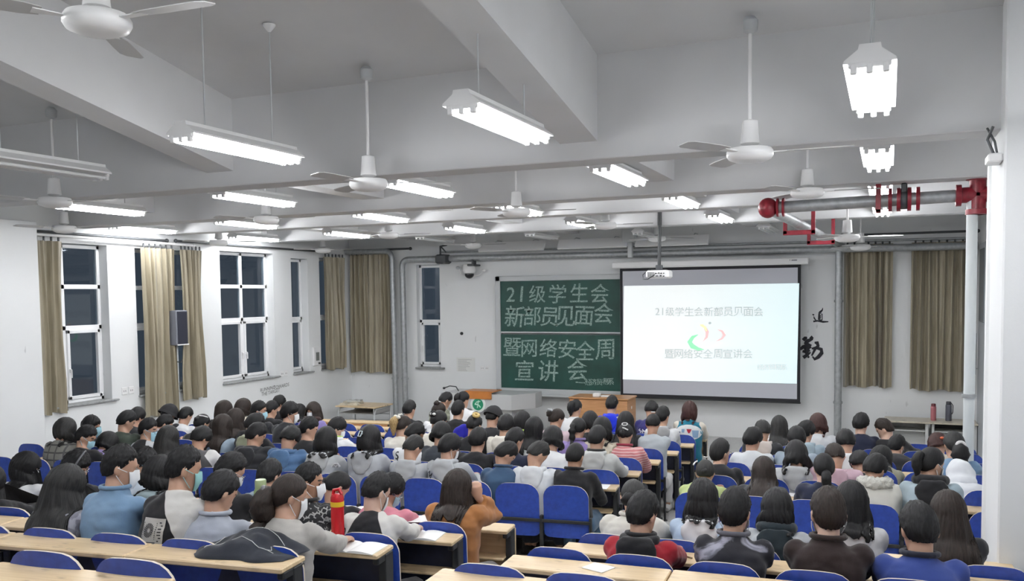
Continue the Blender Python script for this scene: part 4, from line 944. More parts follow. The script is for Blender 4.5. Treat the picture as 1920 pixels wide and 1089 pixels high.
HEAD = [(-.118, .018, .082, .045), (-.106, .036, .093, .0), (-.082, .052, .096, -.035), (-.05, .062, .097, -.060), (-.02, .068, .093, -.078), (.01, .072, .090, -.090), (.04, .0745, .092, -.096), (.07, .073, .085, -.092), (.09, .065, .068, -.080), (.105, .048, .045, -.058), (.115, .025, .018, -.030)]
def face_r(z):
    for a, b in zip(HEAD, HEAD[1:]):
        if a[0] <= z <= b[0]:
            f = (z-a[0])/(b[0]-a[0]); return [a[i]+(b[i]-a[i])*f for i in (1, 2, 3)]
    return HEAD[0][1:] if z < HEAD[0][0] else HEAD[-1][1:]
def lut(tab, x):
    for (a, u), (b, v) in zip(tab, tab[1:]):
        if a <= x <= b: return u+(v-u)*(x-a)/(b-a)
    return tab[-1][1]
STY = {'short': ([(0, 58), (35, 63), (60, 72), (80, 88), (95, 98), (108, 118), (125, 128), (150, 134), (180, 136)], .036, .011, .0015),
       'fade': ([(0, 56), (35, 62), (60, 70), (80, 86), (95, 96), (110, 112), (130, 122), (180, 127)], .038, .006, .001),
       'buzz': ([(0, 56), (35, 62), (60, 70), (80, 88), (95, 98), (110, 116), (130, 126), (180, 132)], .020, .009, .0015),
       'mop': ([(0, 72), (40, 78), (70, 94), (90, 104), (108, 122), (130, 134), (180, 144)], .030, .016, .006),
       'tied': ([(0, 60), (40, 67), (70, 84), (90, 95), (110, 112), (135, 128), (180, 134)], .018, .012, .003),
       'bob': ([(0, 73), (34, 76), (40, 100), (180, 100)], .030, .026, .026), 'long': ([(0, 70), (34, 76), (40, 100), (180, 100)], .028, .024, .024)}
def uvmesh(name, vs, fs, uv, mat):
    me = bpy.data.meshes.new(name); me.from_pydata([tuple(v) for v in vs], [], fs); me.materials.append(mat)
    l = me.uv_layers.new(name='UVMap'); li = np.empty(len(me.loops), 'i'); me.loops.foreach_get('vertex_index', li)
    l.data.foreach_set('uv', np.array(uv, 'f')[li].ravel()); me.polygons.foreach_set('use_smooth', [True]*len(me.polygons)); return me
class Head:
    def __init__(s, c, M, sc): s.c = Vector(c); s.M = M; s.sc = sc
    def P(s, p): return s.c + s.M @ (Vector(p)*s.sc)
    def surf(s, az, phi, off=0.0):      # point over the skull; az from the face, phi from the crown, degrees
        a, f = math.radians(az), math.radians(phi)
        sf = math.sin(f); z = .008+(.108+off)*math.cos(f)
        if phi > 100 and math.cos(a) < .2:      # the nape runs down the neck instead of curling under
            k = min(1, (phi-100)/15)*min(1, (.2-math.cos(a))/.5); sf += (max(sf, .84-.10*max(0, (phi-115)/35))-sf)*k
        return s.P(((.076+off)*sf*math.sin(a), -.004+(.096+off)*sf*math.cos(a), z))
def pushout(p, bvh, front, gap=.012):
    if bvh is None: return p
    o, dr = (Vector((p.x, 3, p.z)), Vector((0, -1, 0))) if front else (Vector((p.x, -3, p.z)), Vector((0, 1, 0)))
    h = bvh.ray_cast(o, dr)
    if h[0] is None: return p
    y = h[0].y
    if front and p.y < y+gap: return Vector((p.x, y+gap, p.z))
    if not front and p.y > y-gap: return Vector((p.x, y-gap, p.z))
    return p
def make_hair(root, hd, style, col, bvh, length, seed, near, flare=.05):
    tab, t0, t1, t2 = STY[style]; NA = 96 if near else 56; NP = 20 if near else 12; falls = style in ('bob', 'long'); NF = (22 if near else 14) if falls else 0
    r = random.Random(seed); ox = r.uniform(0, 50); rough = {'short': 1.0, 'fade': 1.1, 'buzz': .2, 'mop': 1.2, 'tied': .35, 'bob': .45, 'long': .5}[style]*.9
    NV = NP+NF; out, inn, uv = [], [], []
    for i in range(NA):
        a = 360*i/NA; af = min(a, 360-a); pe = lut(tab, af); ar = math.radians(a)
        pe += 2.5*noise.noise(Vector((math.cos(ar)*5+ox, math.sin(ar)*5, 0)))*rough
        L = 0 if (not falls or af < 37) else length*(.92+.10*math.sin(af*.09+ox)+.08*noise.noise(Vector((af*.12, ox, 0))))*(1.0 if af > 70 else .85)
        last = None
        for k in range(NV+1):
            if k <= NP:
                g = k/NP; phi = max(1.0, pe*g); th = t0+(t1-t0)*min(1, phi/80.0); th = th if g < .8 else th+(t2-th)*(g-.8)/.2
                sx, sy = math.sin(math.radians(phi))*math.cos(ar), math.sin(math.radians(phi))*math.sin(ar)
                q = Vector((sx*9+ox, sy*9, math.cos(math.radians(phi))*6)); th += rough*(.007*noise.noise(q)+.005*noise.noise(q*2.7)+(.004*noise.noise(q*7) if near else 0))
                if falls: th += .0035*math.sin(a*.55+4*noise.noise(Vector((a*.05, ox, 3))))*g
                p = hd.surf(a, phi, th); pi = hd.surf(a, phi, max(.001, th-.016)); last = (p, pi)
            else:
                g = (k-NP)/NF; base, bi = last; outw = (hd.M @ Vector((math.sin(ar), math.cos(ar), 0))); outw.z = 0
                outw = outw.normalized() if outw.length > .01 else Vector((0, -1, 0))
                prof = math.sin(g*1.5)*flare*.6 - (.035*g*g if style == 'bob' else .02*g*g)
                lock = .008*g*noise.noise(Vector((math.cos(ar)*8+ox, math.sin(ar)*8, g*1.4)))*2
                p = base+Vector((0, 0, -L*g))+outw*(prof+lock)*hd.sc; p.x += .02*g*math.sin(ox+af*.05)
                if L > 0: p = pushout(p, bvh, af < 62, .016+.012*(.5+.5*noise.noise(Vector((a*.15, g*2, ox)))))
                pi = p-outw*.016*hd.sc
                if L == 0: p, pi = base.copy(), bi.copy()
            out.append(p); inn.append(pi); uv.append((i/NA, k/12.0))
    fs = []; w = NV+1; K = NA*w
    for i in range(NA):
        j = (i+1) % NA
        for k in range(NV):
            fs.append((i*w+k, i*w+k+1, j*w+k+1, j*w+k)); fs.append((K+i*w+k, K+j*w+k, K+j*w+k+1, K+i*w+k+1))
        fs.append((i*w+NV, K+i*w+NV, K+j*w+NV, j*w+NV))
    return link('hair', uvmesh('hair', out+inn, fs, uv+uv, HAIR[col]), root)
def tail(root, hd, col, bvh, start, length, r0, seed, braid=False, name='ponytail', side=0.0):
    p0 = hd.P(start); b = (hd.M @ Vector((0, -1, .15))); pts, rad = [], []; n = 16
    for k in range(n+1):
        g = k/n; p = p0+b*(.045*math.sin(min(1, g*3)*math.pi/2)*hd.sc)+Vector((side*g, -.02*g, -length*max(0, g-.06)))
        p = pushout(p, bvh, False, r0*.8); pts.append(p)
        rr = r0*(.55+.7*math.sin(math.pi*min(1, .12+g*.95))**.8)*(1-.55*g*g); rad.append(rr*(1+.22*math.sin(g*26) if braid else 1+.06*math.sin(g*9+seed)))
    m = MB(); m.tube(pts, rad, 16, ref=(1, 0, 0)); uv = [((i % 16)/16*.25, (i//16)/6) for i in range(len(m.v))]
    vs = [Vector(v)+Vector((noise.noise(Vector(v)*40+Vector((seed, 0, 0))), noise.noise(Vector(v)*40+Vector((0, seed, 5))), 0))*r0*.22 for v in m.v]
    return link(name, uvmesh(name, vs, m.f, uv, HAIR[col]), root)

def seg_d(p, a, b):
    ab = b-a; t = max(0, min(1, (p-a).dot(ab)/max(1e-9, ab.length_squared))); return (p-(a+ab*t)).length
def hand(mb, W, u, up, tdir, curl, sc):
    u = u.normalized(); up = (up-u*up.dot(u)).normalized(); v = (tdir-u*tdir.dot(u)-up*tdir.dot(up)).normalized()
    def ring(c, hw, ht): return [c+v*(hw*math.cos(2*math.pi*j/10))+up*(ht*math.sin(2*math.pi*j/10)) for j in range(10)]
    mb.loft([ring(W-u*.02*sc, .026*sc, .021*sc), ring(W+u*.02*sc, .034*sc, .02*sc), ring(W+u*.06*sc, .042*sc, .016*sc), ring(W+u*.09*sc, .040*sc, .013*sc)])
    for o, L, c in ((.031, .075, .9), (.010, .084, 1.0), (-.011, .079, 1.05), (-.030, .062, 1.15)):
        p = W+u*.082*sc+v*o*sc; d = u.copy(); pts = [p-u*.02*sc]; a = 0
        for q in (.45, .32, .23):
            a += curl*c*.42; d = (u*math.cos(a)-up*math.sin(a)); p = p+d*L*q*sc; pts.append(p)
        mb.tube(pts, [.0098*sc, .0095*sc, .0088*sc, .0075*sc], 8)
    p = W+u*.02*sc+v*.028*sc; d = (u*.75+v*.6-up*.25).normalized(); d2 = (u*.95+v*.15-up*.4).normalized()
    mb.tube([p-d*.015*sc, p+d*.035*sc, p+d*.035*sc+d2*.03*sc], [.0135*sc, .0115*sc, .0085*sc], 8)

PEOPLE = []
def person(label, row, px, py, hair='short', hc='black', top=('plain', (.1, .1, .1), None), side='L', yaw=None, pitch=32, roll=0, mask=None, glasses=False, arms='desk', legs=(.03, .035, .05),
           sc=1.03, L=.3, hood=False, skin=0, puff=0.0, collar=None, sleeves=None, tie=None, acc=(), cap=None, seatx=None, fist=None, turn=0, decal=None, flare=.05, sleeve_rule='raglan', group=None, hood_col=None, lean_max=.24, zp=.475, scarf=None):
    P0, d, n, th = row_frame(side, row); r = ray(px, py); seed = len(PEOPLE)*3.7+1; op = -(chair_off(row)-.18); hips = seatx or 0.0
    def loc(t): p = Vector(r*t)-P0; return p.dot(d), p.dot(n), p.z
    nr = float(Vector(r).dot(n)); tt = lambda o: (o+P0.dot(n))/nr
    # sit upright when the head is high enough, otherwise lean forward over the desk until the head comes down to it
    Lt = .56*sc; o = op+.07; s, oo, z = loc(tt(o))
    if z < zp+Lt:
        for k in range(121):
            o = op+.07+(lean_max+.05-op)*k/120; s, oo, z = loc(tt(o))
            if math.hypot(o-op, z-zp) >= Lt: break
    dist = math.hypot(o-op, z-zp)
    near = row in 'FGHI'; zc = float(RC[2] @ np.array(tuple(Vector(r*tt(o)))))
    root_loc = P0+d*(s+hips)+n*op
    q = max(0, int((abs(s+hips)+(CHX.get(row, 0) if side == 'L' else 0))/row_pitch(row))); OCC.add((side, row, q))
    h = Vector((-hips, o-op, z)); lean = math.atan2(h.y, max(.05, z-zp))
    if yaw is None:
        tgt = Vector((-3.3, 17.0, 0))-Vector((root_loc.x, root_loc.y, 0)); yaw = (math.degrees(math.atan2(-tgt.x, tgt.y))-th)*.6
    M = (Matrix.Rotation(math.radians(yaw), 4, 'Z') @ Matrix.Rotation(math.radians(-pitch), 4, 'X') @ Matrix.Rotation(math.radians(roll), 4, 'Y')).to_3x3()
    hd = Head(h, M, sc)
    na = lean*.75+math.radians(8); nb = h+Vector((0, -.030-.06*math.sin(na), -.104*math.cos(na)-.008))*sc
    p0 = Vector((0, 0, zp)); ctrl = (p0+nb)/2+Vector((0, -.06*sc-max(0, Lt+.02-dist)*.6, .02))
    def T(t): return p0*(1-t)**2+ctrl*(2*t*(1-t))+nb*t*t
    def TT(t): return ((ctrl-p0)*(2*(1-t))+(nb-ctrl)*(2*t)).normalized()
    def XA(t): a = math.radians(turn*t); return Vector((math.cos(a), math.sin(a), 0))
    def fr(t):
        c, tg, x = T(min(max(t, 0), 1)), TT(min(max(t, 0), 1)), XA(t); 
        if t < 0: c = c+tg*(t*dist)
        b = tg.cross(x).normalized(); return c, x, b          # b points to the back... sign fixed below
    def ringT(t, hw, hdp, nn=20, e=.85):
        c, x, b = fr(t); R = []
        for j in range(nn):
            ca, sa = math.cos(2*math.pi*j/nn), math.sin(2*math.pi*j/nn)
            R.append(c+x*(hw*sc*math.copysign(abs(ca)**e, ca))+b*(hdp*sc*math.copysign(abs(sa)**e, sa)))
        return R
    # arms
    l1, l2 = .30*sc, .265*sc; A = {}
    dz = DESK_H+.05
    for sd in (-1, 1):
        c, x, b = fr(.85); fw = -b if (-b).dot(Vector((0, 1, 0))) > 0 else b
        S = c+x*(sd*.150*sc)+fw*.02*sc
        mode = arms
        if mode in ('chin_r', 'raise_r'): mode = mode[:-2] if sd > 0 else 'desk'
        if mode in ('chin_l',): mode = 'chin' if sd < 0 else 'desk'
        if mode == 'chin': W = h+M @ Vector((sd*.035, .10, -.15))*sc
        elif mode == 'raise': W = h+Vector((sd*.145, .05, -.075))*sc
        elif mode == 'lap': W = Vector((sd*.12, .28, zp+.10))
        elif mode == 'wide': W = Vector((sd*.20, -op+.12, dz))
        else: W = Vector((sd*(.10+.04*math.sin(seed+sd)), -op+.10+.03*math.sin(seed*2+sd), dz))
        v = W-S
        if v.length > (l1+l2)*.985: W = S+v.normalized()*(l1+l2)*.985
        v = W-S; D = v.length; D = max(D, .12); a1 = math.acos(max(-1, min(1, (l1*l1+D*D-l2*l2)/(2*l1*D)))); u = v.normalized()
        pole = Vector((sd*.18, .15, -1)) if mode == 'raise' else Vector((sd*.5, -.3, -.8)); pole = (pole-u*pole.dot(u)).normalized(); E = S+u*(l1*math.cos(a1))+pole*(l1*math.sin(a1))
        A[sd] = (S, E, W, mode)
    # ---- skin: one continuous body
    vox = .0095 if near else .0155; mb = MB()
    ex = -.022
    prof = [(-.02, .155, .112), (.1, .15, .106), (.3, .138, .10), (.5, .145, .104), (.7, .152, .100), (.82, .145, .086), (.9, .11, .068), (.97, .066, .058), (1.0, .056, .055)]
    mb.loft([ringT(t, w, dd) for t, w, dd in prof])
    mb.tube([nb-TT(1)*.03, nb+(hd.P((0, -.015, -.06))-nb)*.5, hd.P((0, -.012, -.05)), hd.P((0, 0, .0))], [.058*sc, .054*sc, .052*sc, .045*sc], 14)
    rings = []
    for zz, hw, yf, yb_ in HEAD:
        R = []
        for j in range(18):
            ca, sa = math.cos(2*math.pi*j/18), math.sin(2*math.pi*j/18); R.append(hd.P((hw*math.copysign(abs(ca)**.9, ca), (yf+yb_)/2+(yf-yb_)/2*sa, zz)))
        rings.append(R)
    mb.loft(rings)
    Mh = M.to_4x4()
    mb.ell(hd.P((0, .097, -.026)), (.013*sc, .017*sc, .024*sc), 10, 8, M=Mh); mb.ell(hd.P((0, .091, -.068)), (.022*sc, .009*sc, .011*sc), 10, 6, M=Mh); mb.ell(hd.P((0, .085, .038)), (.045*sc, .012*sc, .012*sc), 10, 6, M=Mh)
    for sd in (-1, 1):
        mb.ell(hd.P((sd*.078, -.010, -.004)), (.011*sc, .021*sc, .034*sc), 10, 8, M=Mh @ Matrix.Rotation(sd*.35, 4, 'Z'))
        S, E, W, mode = A[sd]; mb.tube([S, S+(E-S)*.5, E, E+(W-E)*.5, W], [.046*sc, .043*sc, .037*sc, .035*sc, .026*sc], 12)
        u = (W-E).normalized()
        if mode == 'raise': hand(mb, W, (u*.6+Vector((0, .25, .8))).normalized(), Vector((sd*.3, -1, .2)), Vector((-sd, 0, 0)), 1.9, sc)
        elif mode == 'chin': hand(mb, W, (u*.7+Vector((-sd*.3, .1, .7))).normalized(), Vector((sd*.8, .5, 0)), Vector((0, -1, 0)), 1.5, sc)
        elif mode == 'lap': hand(mb, W, Vector((-sd*.3, 1, -.1)), Vector((0, 0, 1)), Vector((-sd, 0, 0)), .6, sc)
        else: hand(mb, W, Vector((-sd*.25, 1, -.12)), Vector((0, .1, 1)), Vector((-sd, 0, 0)), .75, sc)
        hp = Vector((sd*.095*sc, .03, zp-.03)); kn = Vector((sd*.125*sc, .42*sc, .425)); an = Vector((sd*.13*sc, .38*sc, .10)); A[sd] += (hp, kn, an)
        mb.tube([hp, hp+(kn-hp)*.5, kn, kn+(an-kn)*.4, an], [.085*sc, .075*sc, .055*sc, .052*sc, .036*sc], 12)
        mb.tube([an+Vector((0, -.05, -.04)), an+Vector((0, .05, -.05)), an+Vector((0, .15, -.07)), an+Vector((0, .2, -.075))], [.036*sc, .038*sc, .032*sc, .018*sc], 10, flat=.8)
    me = remesh(mb, vox, 2); me.materials.append(SKIN[skin]); me.name = 'person'
    root = link('person', me); root.location = root_loc; root.rotation_euler = (0, 0, math.radians(th)); tag(root, label, 'person', group)
    if not mask or abs(yaw) > 60:
        me.materials.append(plain('dark_eye', (.03, .02, .02), .3)); me.materials.append(plain('lip', (.36, .14, .12), .5)); inv = M.transposed()
        for p in me.polygons:
            v = inv @ (p.center-h)/sc
            if v.y > .06 and abs(v.x) < .06 and -.08 < v.z < .05:
                if (abs(abs(v.x)-.032)/.014)**2+((v.z-.008)/.006)**2 < 1 or (abs(abs(v.x)-.033)/.02)**2+((v.z-.034)/.005)**2 < 1: p.material_index = 1
                elif (v.x/.021)**2+((v.z+.068)/.008)**2 < 1 and v.y > .08: p.material_index = 2
    # ---- top
    kind, c1, c2 = top; g = .008+puff; mb = MB()
    prof = [(-.10, .172, .135), (.02, .17, .132), (.25, .16, .124), (.5, .166, .128), (.7, .174, .124), (.82, .168, .108), (.89, .142, .092), (.945, .094, .078), (.99, .068, .068), (1.03, .062, .063)]
    mb.loft([ringT(t, w+g*(1 if t < .9 else .5), dd+g*(1 if t < .9 else .5)) for t, w, dd in prof])
    if collar or hood: mb.loft([ringT(t, w, dd) for t, w, dd in ((.90, .11, .09), (.97, .082, .084), (1.03, .076, .080))])
    for sd in (-1, 1):
        S, E, W, mode, hp, kn, an = A[sd]; u = (W-E).normalized()
        mb.tube([S-(E-S).normalized()*.02, S+(E-S)*.15, S+(E-S)*.5, E, E+(W-E)*.5, W-u*.03], [(.058+g)*sc, (.062+g)*sc, (.056+g)*sc, (.050+g)*sc, (.045+g)*sc, (.034+g*.7)*sc], 14)
        mb.ell(S, ((.060+g)*sc,)*3, 12, 8)
    me = remesh(mb, .0135 if near else .02, 4)
    am = (.010 if near else .009)
    if puff > .015: displace(me, lambda c: .022*abs(math.sin(c[2]*32+1.3*noise.noise(Vector((c[0]*3, c[1]*3, seed)))))-.008+.006*noise.noise(Vector(c)*16))
    else: displace(me, lambda c: am*noise.noise(Vector((c[0]*9+seed, c[1]*9, c[2]*15)))+.5*am*noise.noise(Vector((c[0]*24, c[1]*20+seed, c[2]*34)))-am*.15*math.sin(abs(c[0])*30+c[2]*42))
    me.materials.append(fabric(kind, c1, c2))
    if sleeves:
        f_ = []
        for v in me.vertices:
            c = v.co; da = min(min(seg_d(c, A[sd][0], A[sd][1]), seg_d(c, A[sd][1], A[sd][2])) for sd in (-1, 1)); drop = (nb-c).dot(TT(1))
            a_ = min(abs(c.x)-.05-.50*max(0, drop), .30*sc-drop); b_ = min((.074+g)*sc-da, abs(c.x)-.135*sc)
            f_.append(max(a_, b_) if sleeve_rule == 'raglan' else b_)
        at_ = me.attributes.new('sleeve', 'FLOAT', 'POINT'); at_.data.foreach_set('value', np.array(f_, 'f'))
        me.materials[0] = two_tone(kind, c1, sleeves)
    top_ob = link({'denim': 'denim_jacket', 'stripe': 'sweater', 'shiny': 'jacket', 'plaid': 'coat'}.get(kind, 'hoodie' if hood else 'puffer_jacket' if puff > .015 else 'top'), me, root)
    bvh = BVHTree.FromPolygons([v.co.copy() for v in me.vertices], [tuple(p.vertices) for p in me.polygons])
    bvh_all = bvh
    if hood:
        hb = MB(); c, x, b = fr(.93); bk = b if b.y < 0 else -b; fw = -bk; up = TT(.95)
        pts, rad = [], []
        for k in range(13):
            a = math.radians(-140+280*k/12); pts.append(c+x*(.092*sc*math.sin(a))+bk*(.080*sc*math.cos(a)+.012)+up*(.030*sc-.035*sc*max(0, math.cos(a)))); rad.append((.022+.016*max(0, math.cos(a)))*sc)
        hb.tube(pts, rad, 12); c2_, x2, b2 = fr(.80); bk2 = b2 if b2.y < 0 else -b2
        R = []
        for v_, w_, t_ in ((.10, .085, .028), (.05, .118, .034), (0, .120, .036), (-.06, .094, .032), (-.12, .045, .018)):
            R.append([c2_+bk2*((.108+g+.06*max(0, -v_))*sc+t_*sc*math.sin(2*math.pi*j/14))+x2*(w_*sc*math.cos(2*math.pi*j/14))+TT(.8)*(v_*sc) for j in range(14)])
        hb.loft(R)
        hm = remesh(hb, .013 if near else .018, 5); displace(hm, lambda c: .009*noise.noise(Vector((c[0]*14+seed, c[1]*14, c[2]*22)))); hm.materials.append(fabric(kind if kind in ('plain', 'fur', 'shiny') else 'plain', hood_col or c1, None)); link('hood', hm, root)
        nv = len(me.vertices); bvh_all = BVHTree.FromPolygons([v.co.copy() for v in me.vertices]+[v.co.copy() for v in hm.vertices], [tuple(p.vertices) for p in me.polygons]+[tuple(i+nv for i in p.vertices) for p in hm.polygons])
    if scarf or collar:
        hb = MB(); c, x, b = fr(.97); bk = b if b.y < 0 else -b; pts = []; rr = .040 if scarf else .016; ro = .092 if scarf else .080
        for k in range(17):
            a = 2*math.pi*k/16; pts.append(c+x*(ro*sc*math.sin(a))+bk*(ro*1.02*sc*math.cos(a))+TT(.97)*((.03 if not scarf else .02)*sc-.012*math.cos(a)))
        hb.tube(pts, rr*sc, 10); hm = remesh(hb, .01, 3); hm.materials.append(fabric('fur' if scarf == 'fur' else 'plain', (c1 if scarf == 'fur' else collar or scarf), None))
        if scarf == 'fur': displace(hm, lambda c: .02*noise.noise(Vector(c)*60)+.012)
        link('fur_collar' if scarf == 'fur' else 'scarf' if scarf else 'collar', hm, root)
    # ---- trousers and shoes
    mb = MB(); mb.loft([ringT(t, w, dd) for t, w, dd in ((-.16, .14, .12), (-.08, .182, .132), (.0, .182, .13), (.12, .172, .122))])
    for sd in (-1, 1):
        S, E, W, mode, hp, kn, an = A[sd]; mb.tube([hp-Vector((0, .05, 0)), hp+(kn-hp)*.5, kn, kn+(an-kn)*.5, an+Vector((0, 0, .02))], [.108*sc, .095*sc, .074*sc, .068*sc, .060*sc], 12)
    me = remesh(mb, .024, 3); displace(me, lambda c: .006*noise.noise(Vector(c)*14)); me.materials.append(fabric('plain', legs, None)); link('trousers', me, root)
    for sd in (-1, 1):
        an = A[sd][6]; mb = MB(); mb.tube([an+Vector((0, -.07, -.05)), an+Vector((0, -.04, -.035)), an+Vector((0, .06, -.045)), an+Vector((0, .17, -.058)), an+Vector((0, .225, -.07))], [.028*sc, .046*sc, .046*sc, .044*sc, .022*sc], 12, flat=.9)
        z0 = min(v[2] for v in mb.v); mb.v = [(x, y, max(zz, .012)) for x, y, zz in mb.v]; mb.build('shoe', plain('white_trainer', (.7, .7, .7), .6) if int(seed) % 2 else plain('black_trainer', (.03, .03, .03), .6), root, 60)
    # ---- hair, hats, accessories
    if cap != 'hood': make_hair(root, hd, hair, hc, bvh_all, L*sc, seed, near, flare)
    if tie:
        knd, col_t, st, Lq, rr = tie
        if knd == 'bun':
            mb = MB(); mb.ell(hd.P(st), (rr*sc, rr*sc*.9, rr*sc*.95), 14, 10)
            vs = [Vector(v)+(Vector(v)-hd.P(st))*.25*noise.noise(Vector(v)*45) for v in mb.v]; link('hair_bun', uvmesh('hair_bun', vs, mb.f, [((i % 14)/14*.3, (i//14)/8) for i in range(len(vs))], HAIR[col_t]), root)
        else: tail(root, hd, col_t, bvh_all, st, Lq*sc, rr*sc, seed, knd == 'braid', 'braid' if knd == 'braid' else 'ponytail')
    for kk, az, phi, colr, size in acc:
        p = hd.surf(az, phi, .034); nn = (p-h).normalized(); t1 = nn.cross(Vector((0, 0, 1))); t1 = t1.normalized() if t1.length > .01 else Vector((1, 0, 0)); t2 = t1.cross(nn); mb = MB()
        mt = plain('accessory_%02d%02d%02d' % tuple(int(x*99) for x in colr), colr, .4)
        if kk == 'bar': mb.tube([p-t1*size-t2*size*.5, p+nn*.006, p+t1*size+t2*size*.5], .007, 8)
        elif kk == 'ring': mb.tube([p+t1*(size*math.cos(2*math.pi*i/14))+t2*(size*math.sin(2*math.pi*i/14)) for i in range(15)], .0045, 8)
        elif kk == 'claw':
            for s_ in (-1, 1): mb.tube([p+t1*s_*size*.9+nn*.01, p+t1*s_*size*.5+nn*.03, p+t1*s_*size*.1+nn*.01], .012, 8)
            mb.tube([p-t1*size*.5+nn*.03, p+t1*size*.5+nn*.03], .010, 8)
        elif kk == 'letter':
            for s_ in (-1, 1): mb.tube([p+t1*s_*size-t2*size*1.3, p+t1*s_*size+t2*size*1.3], .0065, 8)
            mb.tube([p-t1*size, p+t1*size], .0065, 8)
        elif kk == 'box':
            for q1, q2 in (((-1, -1.5), (1, -1.5)), ((1, -1.5), (1, 1.5)), ((1, 1.5), (-1, 1.5)), ((-1, 1.5), (-1, -1.5)), ((-1.9, 0), (-1, 0))): mb.tube([p+t1*q1[0]*size+t2*q1[1]*size, p+t1*q2[0]*size+t2*q2[1]*size], .005, 8)
        elif kk == 'bow':
            for s_ in (-1, 1): mb.ell(p+t1*s_*size*.7, (size*.7, size*.35, size*.5), 10, 6)
            mb.ell(p, (size*.3,)*3, 8, 6)
        elif kk == 'scrunchie': mb.tube([p+t1*(size*math.cos(2*math.pi*i/14))+t2*(size*math.sin(2*math.pi*i/14))+nn*.01 for i in range(15)], .018, 8)
        elif kk == 'band':
            mb.tube([hd.surf(a_, 38 if abs(a_) < 1 else 40, .036) if False else hd.P((.112*math.sin(a_), .01, .02+.125*math.cos(a_))) for a_ in [math.radians(-95+190*i/18) for i in range(19)]], .008, 8)
        mb.build({'bow': 'hair_bow', 'scrunchie': 'scrunchie', 'band': 'hair_band'}.get(kk, 'hair_clip'), mt, root, 60)
    if cap in ('cap', 'bucket'):
        mb = MB(); NA = 28; rings = []
        for phi in (2, 20, 40, 58, 72, 84):
            rings.append([hd.surf(360*i/NA, phi if not (cap == 'cap' and phi > 60) else phi+ (6 if 90 < 360*i/NA < 270 else 0), .040) for i in range(NA)])
        mb.loft(rings); mat_c = plain('black_cap_cloth', (.014, .014, .016), .9)
        if cap == 'cap':
            R0, R1 = [], []
            for s_, th_ in ((.0, .004), (.09, .003)):
                ring_ = [hd.P(((.080 if s_ == 0 else .062)*math.sin(a_), .095+s_*math.cos(a_*.6)+(0 if s_ else -.02), .045-.15*s_)) for a_ in [(-1.2+2.4*i/8) for i in range(9)]]
                R0.append(ring_)
            up = M @ Vector((0, 0, 1)); loop = lambda rr_, k_: [p+up*k_ for p in rr_]
            poly = R0[0]+R0[1][::-1]; mb.loft([loop(poly, -.004), loop(poly, .004)])
        else: mb.loft([[hd.surf(360*i/NA, 84, .042) for i in range(NA)], [hd.surf(360*i/NA, 98, .056) for i in range(NA)], [hd.surf(360*i/NA, 98, .050) for i in range(NA)], [hd.surf(360*i/NA, 84, .036) for i in range(NA)]])
        mb.build('cap' if cap == 'cap' else 'bucket_hat', mat_c, root, 60)
    if cap == 'hood':
        mb = MB(); mb.ell(hd.P((0, -.015, .0)), (.118*sc, .135*sc, .155*sc), 16, 12, M=Mh); mb.ell(nb+Vector((0, -.03, .05)), (.13*sc, .12*sc, .09*sc), 14, 8); hm = remesh(mb, .016, 4); displace(hm, lambda c: .012*noise.noise(Vector(c)*13)); hm.materials.append(fabric('plain', c1, None)); link('raised_hood', hm, root)
    if mask:
        vs, fs = [], []; NX, NZ = 12, 8
        for s_ in (0, 1):
            for j in range(NZ+1):
                zz = -.108+.118*j/NZ; hw, yf, yb_ = face_r(zz)
                for i in range(NX+1):
                    a = math.radians(-56+112*i/NX); bul = .009+.009*math.cos(a)*math.sin(math.pi*j/NZ)+(.012*math.exp(-((a/.3)**2)) if j > NZ*.45 else 0)-s_*.004
                    vs.append(hd.P(((hw+bul)*math.sin(a), (yf+yb_)/2+((yf-yb_)/2+bul)*math.cos(a), zz-(.012 if abs(i-NX/2) > 3.5 and j == NZ else 0))))
        K = (NX+1)*(NZ+1)
        for j in range(NZ):
            for i in range(NX): q_ = j*(NX+1)+i; fs += [(q_, q_+1, q_+NX+2, q_+NX+1), (K+q_, K+q_+NX+1, K+q_+NX+2, K+q_+1)]
        mb = MB().add(vs, fs)
        for sd in (-1, 1):
            for za, zb in ((-.004, .016), (-.088, -.030)): mb.tube([hd.P((sd*.070, .045, za)), hd.P((sd*.081, .015, (za+zb)/2)), hd.P((sd*.086, -.012, zb))], .0022*sc, 6)
        mb.build('face_mask', MASKC[mask], root, 60, recalc=False)
    if glasses:
        mb = MB()
        for sd in (-1, 1):
            mb.tube([hd.P((sd*.034+.024*math.cos(a_), .108-.012*abs(math.cos(a_)) , .004+.018*math.sin(a_))) for a_ in [2*math.pi*i/14 for i in range(15)]], .0022*sc, 6); mb.tube([hd.P((sd*.058, .098, .008)), hd.P((sd*.08, .05, .010)), hd.P((sd*.082, -.005, .012))], .0022*sc, 6)
        mb.tube([hd.P((-.011, .112, .008)), hd.P((.011, .112, .008))], .0022*sc, 6); mb.build('glasses', plain('silver_frame', (.45, .45, .47), .25, .8), root, 60)
    if decal:
        src = bvh
        def put(m2, vs, fs, mi, u0, t0, size, lift=.004):
            pts = []
            for v in vs:
                uu, vv = u0+v[0]*size, v[1]*size; c, x, b = fr(t0); bk = b if b.y < 0 else -b; org = c+x*uu+TT(t0)*vv
                hit = src.ray_cast(org+bk*.6, -bk); pts.append((hit[0]+bk*lift) if hit[0] is not None else org+bk*.17)
            m2.add(pts, fs, mi)
        decal(root, put)
    PEOPLE.append(root); return root
